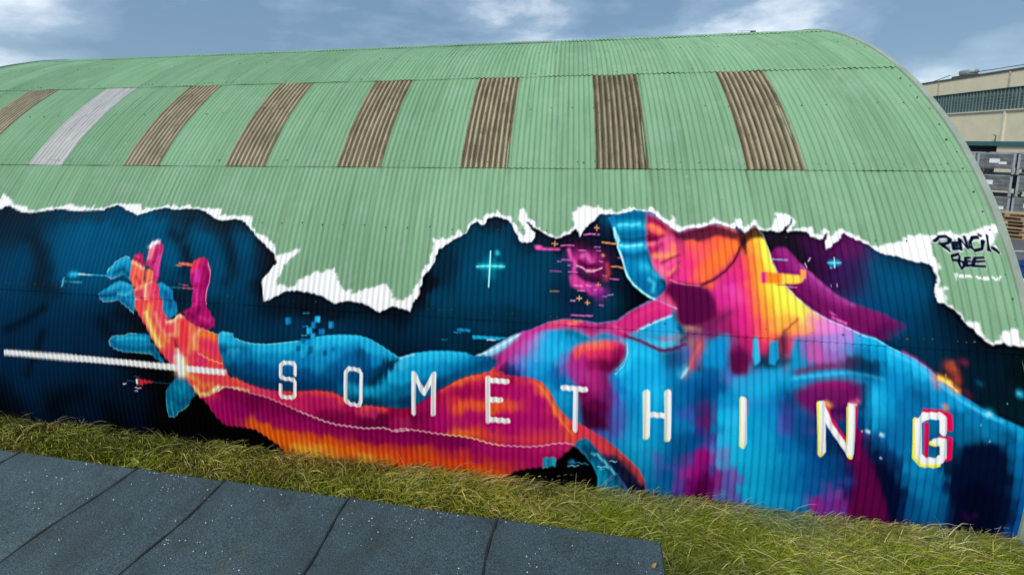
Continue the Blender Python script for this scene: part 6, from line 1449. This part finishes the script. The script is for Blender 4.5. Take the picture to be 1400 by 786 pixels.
# ------------------------------------------------------------------ low outbuilding whose felt roof the picture is taken from
FH = 2.0
FZ = CAM_H - FH
m_felt, nt, b = mat("mineral_roofing_felt")
v = coords(nt)
f1 = ramp_n(nt, noise(nt, 1.3, 5, .6, v), [(.3, (.030, .054, .066)), (.55, (.037, .066, .080)), (.75, (.048, .079, .093))])
f2 = ramp_n(nt, noise(nt, 170, 3, .7, v), [(.34, (.35, .35, .35)), (.5, (1, 1, 1)), (.70, (2.3, 2.3, 2.3))])
f1 = mix(nt, ramp_n(nt, noise(nt, 4.5, 6, .7, v), [(.46, (0, 0, 0)), (.68, (.8, .8, .8))]), f1, (.020, .030, .034))
f1 = mix(nt, ramp_n(nt, noise(nt, 2.6, 7, .75, coords(nt, (1, .5, 1))), [(.56, (0, 0, 0)), (.72, (.5, .5, .5))]), f1, (.075, .085, .075))
foi = nt.nodes.new("ShaderNodeObjectInfo"); fmr = nt.nodes.new("ShaderNodeMapRange"); fmr.inputs[3].default_value = .82; fmr.inputs[4].default_value = 1.15
nt.links.new(foi.outputs["Random"], fmr.inputs[0])
fh = nt.nodes.new("ShaderNodeHueSaturation"); nt.links.new(fmr.outputs[0], fh.inputs["Value"]); nt.links.new(f1, fh.inputs["Color"]); f1 = fh.outputs[0]
fc = mix(nt, 1.0, f1, f2, 'MULTIPLY')
vo = nt.nodes.new("ShaderNodeTexVoronoi"); vo.inputs["Scale"].default_value = 46; nt.links.new(v, vo.inputs["Vector"])
dots = ramp_n(nt, vo.outputs["Distance"], [(.04, (1, 1, 1)), (.11, (0, 0, 0))])
sel = ramp_n(nt, noise(nt, 23, 3, .6, v), [(.60, (0, 0, 0)), (.72, (.8, .8, .8))])
fc = mix(nt, mix(nt, 1.0, dots, sel, 'MULTIPLY'), fc, (.16, .18, .18))
nt.links.new(fc, b.inputs["Base Color"])
b.inputs["Roughness"].default_value = .8
bump(nt, b, noise(nt, 170, 3, .7, v), .7, .006)
m_bit = simple("bitumen", (.010, .012, .014), .5, .3, 40)
m_render = simple("grey_rendered_wall", (.30, .30, .29), .85, .15, 3)
shed = empty("flat_roofed_outbuilding", (-3, -2, 0))
tag(shed, "low outbuilding with a dark grey felt roof in the foreground", "outbuilding")
off = Vector((3, 2, 0))
EDGE_X, EDGE_Y = .231 * FH, .9165 * FH
mb = MB(); mb.box(-6.5, EDGE_X - .06, -5, EDGE_Y - .06, 0, FZ - .03)
mb.build("wall", m_render, shed, off)
seams = [s_ * FH for s_ in (-3.0, -2.58, -2.16, -1.735, -1.296, -.992, -.591, -.177)]
xs_ = [-6.55] + seams + [EDGE_X]
slant = .09
def seam_x(x0, y, i):
    t = EDGE_Y - y
    if x0 in (xs_[0],): return x0
    return x0 - (slant * t * (-x0 / 2.3 if x0 < 0 else .02)) + .010 * math.sin(y * 5.1 + i * 2) * (i < len(xs_) - 1) + .007 * math.sin(y * 13 + i)
ny = 60
yy = [EDGE_Y - (EDGE_Y + 5) * (j / ny) ** 1.8 for j in range(ny + 1)]
for i in range(len(xs_) - 1):
    V, F = [], []
    lapx = .045 if i > 0 else 0
    nx = 12
    for j, y in enumerate(yy):
        xa, xb = seam_x(xs_[i], y, i), seam_x(xs_[i + 1], y, i + 1) + .05 * (i < len(xs_) - 2)
        for k in range(nx + 1):
            t = k / nx
            x = xa + (xb - xa) * t
            z = FZ + .0045 * (1 - t) ** 2 + .003 * math.sin(x * 3 + y * 2) * math.sin(y * 1.7) + (.0045 if i > 0 and k == 0 else 0)
            V.append((x, y, z))
    for j in range(ny):
        for k in range(nx):
            a_ = j * (nx + 1) + k
            F.append((a_, a_ + nx + 1, a_ + nx + 2, a_ + 1))
    # fold down over the eaves
    n0 = len(V)
    for k in range(nx + 1): V.append((V[k][0], EDGE_Y + .006, FZ - .012))
    for k in range(nx + 1): V.append((V[k][0], EDGE_Y + .004, FZ - .10))
    for k in range(nx):
        F.append((n0 + k, k, k + 1, n0 + k + 1)); F.append((n0 + nx + 1 + k, n0 + k, n0 + k + 1, n0 + nx + 2 + k))
    # fold of the lapped left edge
    n1 = len(V)
    for j in range(ny + 1):
        p = V[j * (nx + 1)]; V.append((p[0], p[1], p[2])); V.append((p[0] - .002, p[1], FZ - .006))
    for j in range(ny):
        F.append((n1 + 2 * j, n1 + 2 * j + 1, n1 + 2 * j + 3, n1 + 2 * j + 2))
    if i == len(xs_) - 2:
        n2 = len(V)
        for j in range(ny + 1):
            p = V[j * (nx + 1) + nx]; V.append((p[0] + .006, p[1], p[2] - .012)); V.append((p[0] + .004, p[1], FZ - .10))
        for j in range(ny):
            F.append((n2 + 2 * j, n2 + 2 * j + 2, (j + 1) * (nx + 1) + nx, j * (nx + 1) + nx))
            F.append((n2 + 2 * j + 1, n2 + 2 * j + 3, n2 + 2 * j + 2, n2 + 2 * j))
    link("felt_strip", fast_mesh("felt_strip", np.array(V), np.array(F), True), m_felt, shed, off)
    if i > 0:      # bitumen squeezed out along the lap
        pts = [(seam_x(xs_[i], y, i) - .004, y, FZ + .0075) for y in yy]
        rad_ = [.006 + .0045 * (.5 + .5 * math.sin(j * 1.7 + i)) for j in range(len(pts))]
        MB().tube(pts, rad_, 6).build("bitumen_seam", m_bit, shed, off)
# a curled dry leaf and some grit
m_leaf = simple("dry_leaf", (.25, .16, .05), .7, .3, 60)
V, F = [], []
for j in range(7):
    t = j / 6
    w_ = .011 * math.sin(math.pi * min(1, t * .95 + .03)) + .0006
    for k in (-1, 0, 1): V.append((t * .032, k * w_ * .7, .003 + .005 * abs(k) + .008 * t * t))
for j in range(6):
    for k in range(2): F.append((j * 3 + k, j * 3 + k + 1, j * 3 + k + 4, j * 3 + k + 3))
o = link("dry_leaf", fast_mesh("dry_leaf", np.array(V), np.array(F)), m_leaf, None, (.40, 1.69, FZ + .008), (0, 0, .6))
tag(o, "small curled dry brown leaf on the dark felt roof", "leaf")
m_grit = simple("pale_grit", (.60, .62, .62), .8, .2, 60)
gv, gf = [], []
for n in range(520):
    if n % 13 == 0: gx_, gy_, gs_ = random.uniform(-4.2, EDGE_X), EDGE_Y - abs(random.gauss(0, .35)), random.uniform(.03, .30)
    x = min(EDGE_X - .02, random.gauss(gx_, gs_)); y = min(EDGE_Y - .015, random.gauss(gy_, gs_ * .6))
    s_ = random.choice([.0012, .0015, .0018, .002, .0025, .003, .0042]); k0 = len(gv); a_ = random.uniform(0, 6.3)
    for q_ in range(4): gv.append((x + s_ * math.cos(a_ + q_ * 1.57) * random.uniform(.6, 1.5), y + s_ * math.sin(a_ + q_ * 1.57) * random.uniform(.6, 1.2), FZ + .0065))
    gv.append((x, y, FZ + .0065 + s_ * .8))
    for q_ in range(4): gf.append((k0 + q_, k0 + (q_ + 1) % 4, k0 + 4))
o = link("grit", fast_mesh("grit", np.array(gv), np.array(gf), False), m_grit)
tag(o, "pale grit and bird lime scattered on the felt roof", "grit", kind="stuff")

# ------------------------------------------------------------------ factory building beyond the yard
FX = 30.0
m_cream = simple("cream_panel", (.63, .59, .42), .75, .07, 1.2)
m_cream2 = simple("cream_trim", (.62, .58, .47), .7, .08, 2)
m_dkroof = simple("dark_roof_edge", (.07, .065, .065), .6, .2, 4)
m_teal = simple("teal_steel", (.035, .12, .13), .5, .15, 3)
m_dark = simple("dark_doorway", (.02, .022, .024), .9, .2, 2)
m_galv = simple("galvanised_metal", (.30, .36, .39), .45, .12, 5, .4)
m_glass, nt, b = mat("old_green_glazing")
v = coords(nt)
nt.links.new(ramp_n(nt, noise(nt, 1.1, 4, .6, v), [(.3, (.035, .075, .075)), (.55, (.06, .115, .115)), (.75, (.13, .20, .20))]), b.inputs["Base Color"])
b.inputs["Roughness"].default_value = .22
m_bar = simple("glazing_bar", (.15, .21, .205), .6, .15, 4)
fac = empty("factory_building", (FX, 30, 0))
tag(fac, "cream factory building with a long glazed window band behind the crates", "factory")
fo = Vector((-FX, -30, 0))
Y0, Y1 = 10.0, 62.0
z_bt, z_bb, z_wb, z_wt, z_rf = 3.90, 3.58, 6.07, 7.58, 8.84
joints = [Y0, 18.0, 25.2, 32.3, 37.6, 44.8, 52.0, Y1]
for a_, c_ in zip(joints[:-1], joints[1:]):
    mb = MB(); mb.box(FX, FX + .2, a_ + .02, c_ - .02, z_bt, z_wb - .04); mb.build("wall_panel", m_cream, fac, fo)
    mb = MB(); mb.box(FX, FX + .2, a_ + .02, c_ - .02, z_wt + .03, z_rf - .12); mb.build("wall_panel", m_cream, fac, fo)
for y in joints[1:-1]:
    mb = MB(); mb.box(FX - .09, FX + .02, y - .06, y + .06, z_bt, z_wb - .05); mb.build("downpipe", m_cream2, fac, fo)
    mb = MB(); mb.box(FX - .06, FX + .02, y - .05, y + .05, z_wt + .04, z_rf - .12); mb.build("downpipe", simple("pipe_paint", (.40, .36, .28), .7), fac, fo)
mb = MB(); mb.box(FX - .12, FX + .1, Y0, Y1, z_wb - .05, z_wb + .03); sill_mb = mb
mb = MB(); mb.box(FX + .10, FX + .14, Y0, Y1, z_wb, z_wt + .05); win = mb.build("window_band", m_glass, fac, fo); sill_mb.build("window_sill", m_cream2, win)
mb = MB()
y = Y0
n = 0
while y < Y1:
    w_ = .03 if n % 10 else .08
    mb.box(FX + .04, FX + .105, y, y + w_, z_wb + .03, z_wt + .03); y += .24; n += 1
for z in (z_wb + .24, z_wb + .45, z_wb + .66, z_wb + .87, z_wb + 1.07):
    mb.box(FX + .055, FX + .10, Y0, Y1, z, z + .024)
tag(mb.build("glazing_bars", m_bar, win), kind="stuff")
mb = MB(); mb.box(FX - .02, FX + .12, Y0, Y1, z_wt, z_wt + .03); mb.build("window_head", m_teal, win)
mb = MB(); mb.box(FX - .07, FX + 14, Y0 - .3, Y1, z_rf - .12, z_rf); mb.build("roof", m_dkroof, fac, fo)
mb = MB(); mb.box(FX - .10, FX + .3, Y0, Y1, z_bb, z_bt); mb.build("canopy_beam", m_teal, fac, fo)
mb = MB(); mb.box(FX + .7, FX + 12, Y0 + .2, Y1 - .2, 0, z_bb + .02); mb.build("loading_bay", m_dark, fac, fo)
for y in (Y0 + .2, 18.0, 25.4, 30.6, 38.0, 46.0, 54.0):
    mb = MB(); mb.box(FX + .02, FX + .65, y, y + 2.0, 0, z_bb - .002); mb.build("ground_floor_pier", m_cream, fac, fo)
mb = MB(); mb.box(FX + .2, FX + 12, Y1 - .3, Y1 - .1, 0, z_rf - .13); mb.build("end_wall", m_cream, fac, fo)
mb = MB(); mb.box(FX + .2, FX + 12, Y0 + .02, Y0 + .18, 0, z_rf - .13); mb.build("end_wall", m_cream, fac, fo)
mb = MB(); mb.tube([(FX - .14, 32.6, z_bt), (FX - .14, 32.6, z_bt + .42), (FX - .30, 32.6, z_bt + .46)], .03); mb.build("lamp_bracket", m_dkroof, fac, fo)

# roof ventilator: low dark curb and a galvanised drum
vent = empty("roof_ventilator", (FX + .7, 36.1, z_rf))
tag(vent, "grey metal drum ventilator on the factory roof edge", "ventilator")
mb = MB(); mb.box(-.5, .5, -.75, .75, 0, .16); mb.build("curb", m_dkroof, vent)
bm = bmesh.new()
prof = [(.55, .20), (.56, .26), (.60, .28), (.62, .44), (.60, .52), (.50, .56), (.1, .57)]
rings = [[bm.verts.new((r_ * math.cos(k * math.pi / 12) * .72, r_ * math.sin(k * math.pi / 12), z)) for k in range(24)] for r_, z in prof]
for A, B in zip(rings[:-1], rings[1:]):
    for k in range(24): bm.faces.new((A[k], A[(k + 1) % 24], B[(k + 1) % 24], B[k]))
bm.faces.new(rings[-1])
me = bpy.data.meshes.new("drum"); bm.to_mesh(me); bm.free()
drum = link("drum", me, m_galv, vent)
for k in range(12):
    a_ = k * math.pi / 6
    mb = MB(); mb.box(.425, .45, -.012, .012, .29, .5); mb.build("rib", m_galv, drum, (0, 0, 0), (0, 0, a_))

m_cable = simple("black_cable", (.03, .03, .035), .6, .2, 10)
def cable(a_, c_, sag, label):
    pts = []
    for k in range(25):
        t = k / 24
        p = Vector(a_).lerp(Vector(c_), t); p.z -= sag * 4 * t * (1 - t); pts.append(p)
    o = MB().tube(pts, .028, 6).build("overhead_cable", m_cable)
    tag(o, label, "cable", "cables strung to the factory roof")
cable((FX + .2, 37.0, z_rf + .30), (FX + .2, 52.5, z_rf + .6), .9, "sagging black cable left of the roof ventilator")
cable((FX + .1, 35.3, z_rf + .22), (FX + .1, 14.0, z_rf + .16), .05, "taut cable along the factory roof edge right of the ventilator")

# ------------------------------------------------------------------ stacked metal crates in the yard
m_steel = simple("grey_stillage_steel", (.13, .145, .155), .55, .5, 3, .3)
m_steel2 = simple("light_stillage_edge", (.30, .335, .36), .45, .3, 6, .3)
m_paper = simple("paper_label", (.62, .66, .70), .8, .12, 14)
m_inside = simple("crate_inside", (.015, .016, .018), .9, .2, 4)
CW, CDp, CH = 1.28, .95, 1.08
def crate_meshes():
    d = {}
    mb = MB(); mb.box(-CW / 2 + .05, CW / 2 - .05, -CDp / 2 + .03, -CDp / 2 + .05, .30, CH - .05)
    for z in (.36, .54, .72, .90): mb.box(-CW / 2 + .05, CW / 2 - .05, -CDp / 2 + .012, -CDp / 2 + .032, z, z + .024)
    d["front"] = mb.mesh("side_panel")
    mb = MB(); mb.box(-CW / 2 + .03, -CW / 2 + .05, -CDp / 2 + .05, CDp / 2 - .05, .30, CH - .05)
    for z in (.36, .54, .72, .90): mb.box(-CW / 2 + .012, -CW / 2 + .032, -CDp / 2 + .05, CDp / 2 - .05, z, z + .024)
    d["side"] = mb.mesh("side_panel")
    mb = MB(); mb.box(-CW / 2 + .05, CW / 2 - .05, -CDp / 2 + .05, CDp / 2 - .05, .26, .30); d["base"] = mb.mesh("base")
    mb = MB(); mb.box(-.04, .04, -.04, .04, 0, CH); mb.box(-.06, .06, -.06, .06, 0, .03); d["post"] = mb.mesh("post")
    mb = MB()
    mb.box(-CW / 2, CW / 2, -CDp / 2, -CDp / 2 + .05, CH - .05, CH); mb.box(-CW / 2, CW / 2, CDp / 2 - .05, CDp / 2, CH - .05, CH)
    mb.box(-CW / 2, -CW / 2 + .05, -CDp / 2 + .05, CDp / 2 - .05, CH - .05, CH - .002); mb.box(CW / 2 - .05, CW / 2, -CDp / 2 + .05, CDp / 2 - .05, CH - .05, CH - .002)
    d["rim"] = mb.mesh("rim")
    mb = MB(); mb.box(-CW / 2 + .12, CW / 2 - .12, -CDp / 2 + .1, CDp / 2 - .1, .302, CH - .12); d["fill"] = mb.mesh("contents")
    return d
CM = crate_meshes()
def crate(loc, rz, label, labels):
    c = empty("metal_crate", loc, rz)
    tag(c, label, "crate", "metal crates stacked in the yard")
    fp = link("side_panel", CM["front"], m_steel, c); link("side_panel", CM["front"], m_steel, c, (0, 0, 0), (0, 0, math.pi))
    link("side_panel", CM["side"], m_steel, c); link("side_panel", CM["side"], m_steel, c, (0, 0, 0), (0, 0, math.pi))
    link("base", CM["base"], m_steel, c); link("rim", CM["rim"], m_steel2, c); link("contents", CM["fill"], m_inside, c)
    for sx in (-1, 1):
        for sy in (-1, 1): link("post", CM["post"], m_steel2, c, (sx * (CW / 2 - .04), sy * (CDp / 2 - .04), 0))
    for lx, lz, lw, lh in labels:
        mb = MB(); mb.box(lx, lx + lw, -CDp / 2 + .002, -CDp / 2 + .008, lz, lz + lh); mb.build("paper_label", m_paper, fp)
    return c
RZ = R2(-42)
ex, ey = Vector((math.cos(RZ), math.sin(RZ), 0)), Vector((-math.sin(RZ), math.cos(RZ), 0))
o0 = Vector((22.5, 24.4, .004))
names_lv = ["bottom", "middle", "top"]
cols_ = ["first", "second", "third", "fourth"]
for ci in range(-1, 3):
    for lv in range(3):
        p = o0 + ex * (ci * 1.36 + random.uniform(-.03, .03)) + ey * random.uniform(-.06, .06)
        lab = [(random.uniform(-.45, -.2), random.uniform(.5, .6), random.uniform(.3, .4), random.uniform(.15, .24))]
        if random.random() < .7: lab.append((random.uniform(.1, .2), random.uniform(.35, .62), random.uniform(.2, .34), random.uniform(.1, .2)))
        crate((p.x, p.y, .004 + lv * 1.14), RZ + random.uniform(-.04, .04),
              "grey metal crate, %s of the %s stack from the hangar, front row" % (names_lv[lv], cols_[ci + 1]), lab)
for ci in range(-2, 2):
    p = o0 + ex * (ci * 1.42 + .4) + ey * 1.6
    for lv in range(2, 3):
        for lz in range(3):
            crate((p.x, p.y, .004 + lz * 1.14), RZ + random.uniform(-.05, .05),
                  "grey metal crate, %s of the %s stack from the hangar, back row" % (names_lv[lz], cols_[ci + 2]), [(-.3, .5, .34, .2)])

# ------------------------------------------------------------------ wooden pallets
m_wood, nt, b = mat("pallet_wood")
v = coords(nt, (1, 1, 1))
oi = nt.nodes.new("ShaderNodeObjectInfo")
w1 = ramp_n(nt, noise(nt, 7, 5, .7, coords(nt, (1, 8, 8))), [(.3, (.22, .15, .085)), (.55, (.40, .29, .17)), (.75, (.52, .40, .25))])
hs = nt.nodes.new("ShaderNodeHueSaturation"); mr = nt.nodes.new("ShaderNodeMapRange")
mr.inputs[3].default_value = .65; mr.inputs[4].default_value = 1.2
nt.links.new(oi.outputs["Random"], mr.inputs[0]); nt.links.new(mr.outputs[0], hs.inputs["Value"]); nt.links.new(w1, hs.inputs["Color"])
nt.links.new(hs.outputs[0], b.inputs["Base Color"]); b.inputs["Roughness"].default_value = .85
mb = MB(); mb.box(-.6, .6, -.05, .05, 0, .022); PB = mb.mesh("deck_board")
mb = MB(); mb.box(-.05, .05, -.4, .4, 0, .022); PX = mb.mesh("cross_board")
mb = MB(); mb.box(-.07, .07, -.05, .05, 0, .078); PK = mb.mesh("block")
P_LOC = Vector((18.75, 18.95, .004)); P_RZ = R2(-35)
pal_names = ["lowest", "second lowest", "third from the ground", "fourth from the ground", "fifth from the ground", "second from the top", "topmost and crooked"]
for n in range(7):
    rz = P_RZ + (random.uniform(-.10, .10) if n < 5 else random.uniform(.12, .35) * (1 if n == 6 else -.6))
    p = empty("wooden_pallet", (P_LOC.x + random.uniform(-.06, .06), P_LOC.y + random.uniform(-.06, .06), .004 + n * .147), rz)
    tag(p, "wooden pallet in the stack before the crates, %s" % pal_names[n], "pallet", "stack of wooden pallets")
    for y in (-.35, 0, .35): link("deck_board", PB, m_wood, p, (0, y, 0))
    for x in (-.53, 0, .53):
        for y in (-.35, 0, .35): link("block", PK, m_wood, p, (x, y, .0222))
        link("cross_board", PX, m_wood, p, (x, 0, .1004))
    for y in (-.35, -.175, 0, .175, .35): link("deck_board", PB, m_wood, p, (0, y, .1226))

# ------------------------------------------------------------------ blue tub with a white sack near the hangar corner
m_blue = simple("blue_plastic", (.012, .055, .24), .4, .15, 6)
m_sack = simple("white_plastic_sack", (.62, .68, .72), .5, .1, 8, 0, .5)
tub = empty("blue_tub", (13.55, 13.15, .004), R2(20))
tag(tub, "open blue plastic tub on the asphalt by the hangar corner", "tub")
mb = MB()
for sx in (-1, 1): mb.box(sx * .44 - .02, sx * .44 + .02, -.32, .32, .03, .5)
for sy in (-1, 1): mb.box(-.42, .42, sy * .30 - .02, sy * .30 + .02, .03, .498)
tw = mb.build("tub_wall", m_blue, tub)
mb = MB(); mb.box(-.46, .46, -.34, .34, .0, .03); mb.build("tub_base", m_blue, tub)
mb = MB(); mb.box(-.5, .5, -.38, -.322, .47, .53); mb.box(-.5, .5, .322, .38, .47, .53); mb.box(-.5, -.462, -.322, .322, .47, .528); mb.box(.462, .5, -.322, .322, .47, .528)
mb.build("tub_rim", m_blue, tw)
bm = bmesh.new(); bmesh.ops.create_icosphere(bm, subdivisions=3, radius=.34)
for vtx in bm.verts:
    c_ = vtx.co.copy()
    k_ = 1 + .10 * math.sin(c_.x * 19 + c_.y * 11) + .08 * math.sin(c_.y * 23 - c_.z * 13)
    vtx.co = Vector((c_.x * k_ * 1.15, c_.y * k_ * .9, max(-.17, c_.z * k_ * .75)))
me = bpy.data.meshes.new("white_sack"); bm.to_mesh(me); bm.free()
for p_ in me.polygons: p_.use_smooth = True
o = link("white_sack", me, m_sack, None, (12.75, 12.25, .178))
tag(o, "crumpled white plastic sack in front of the blue tub", "sack")
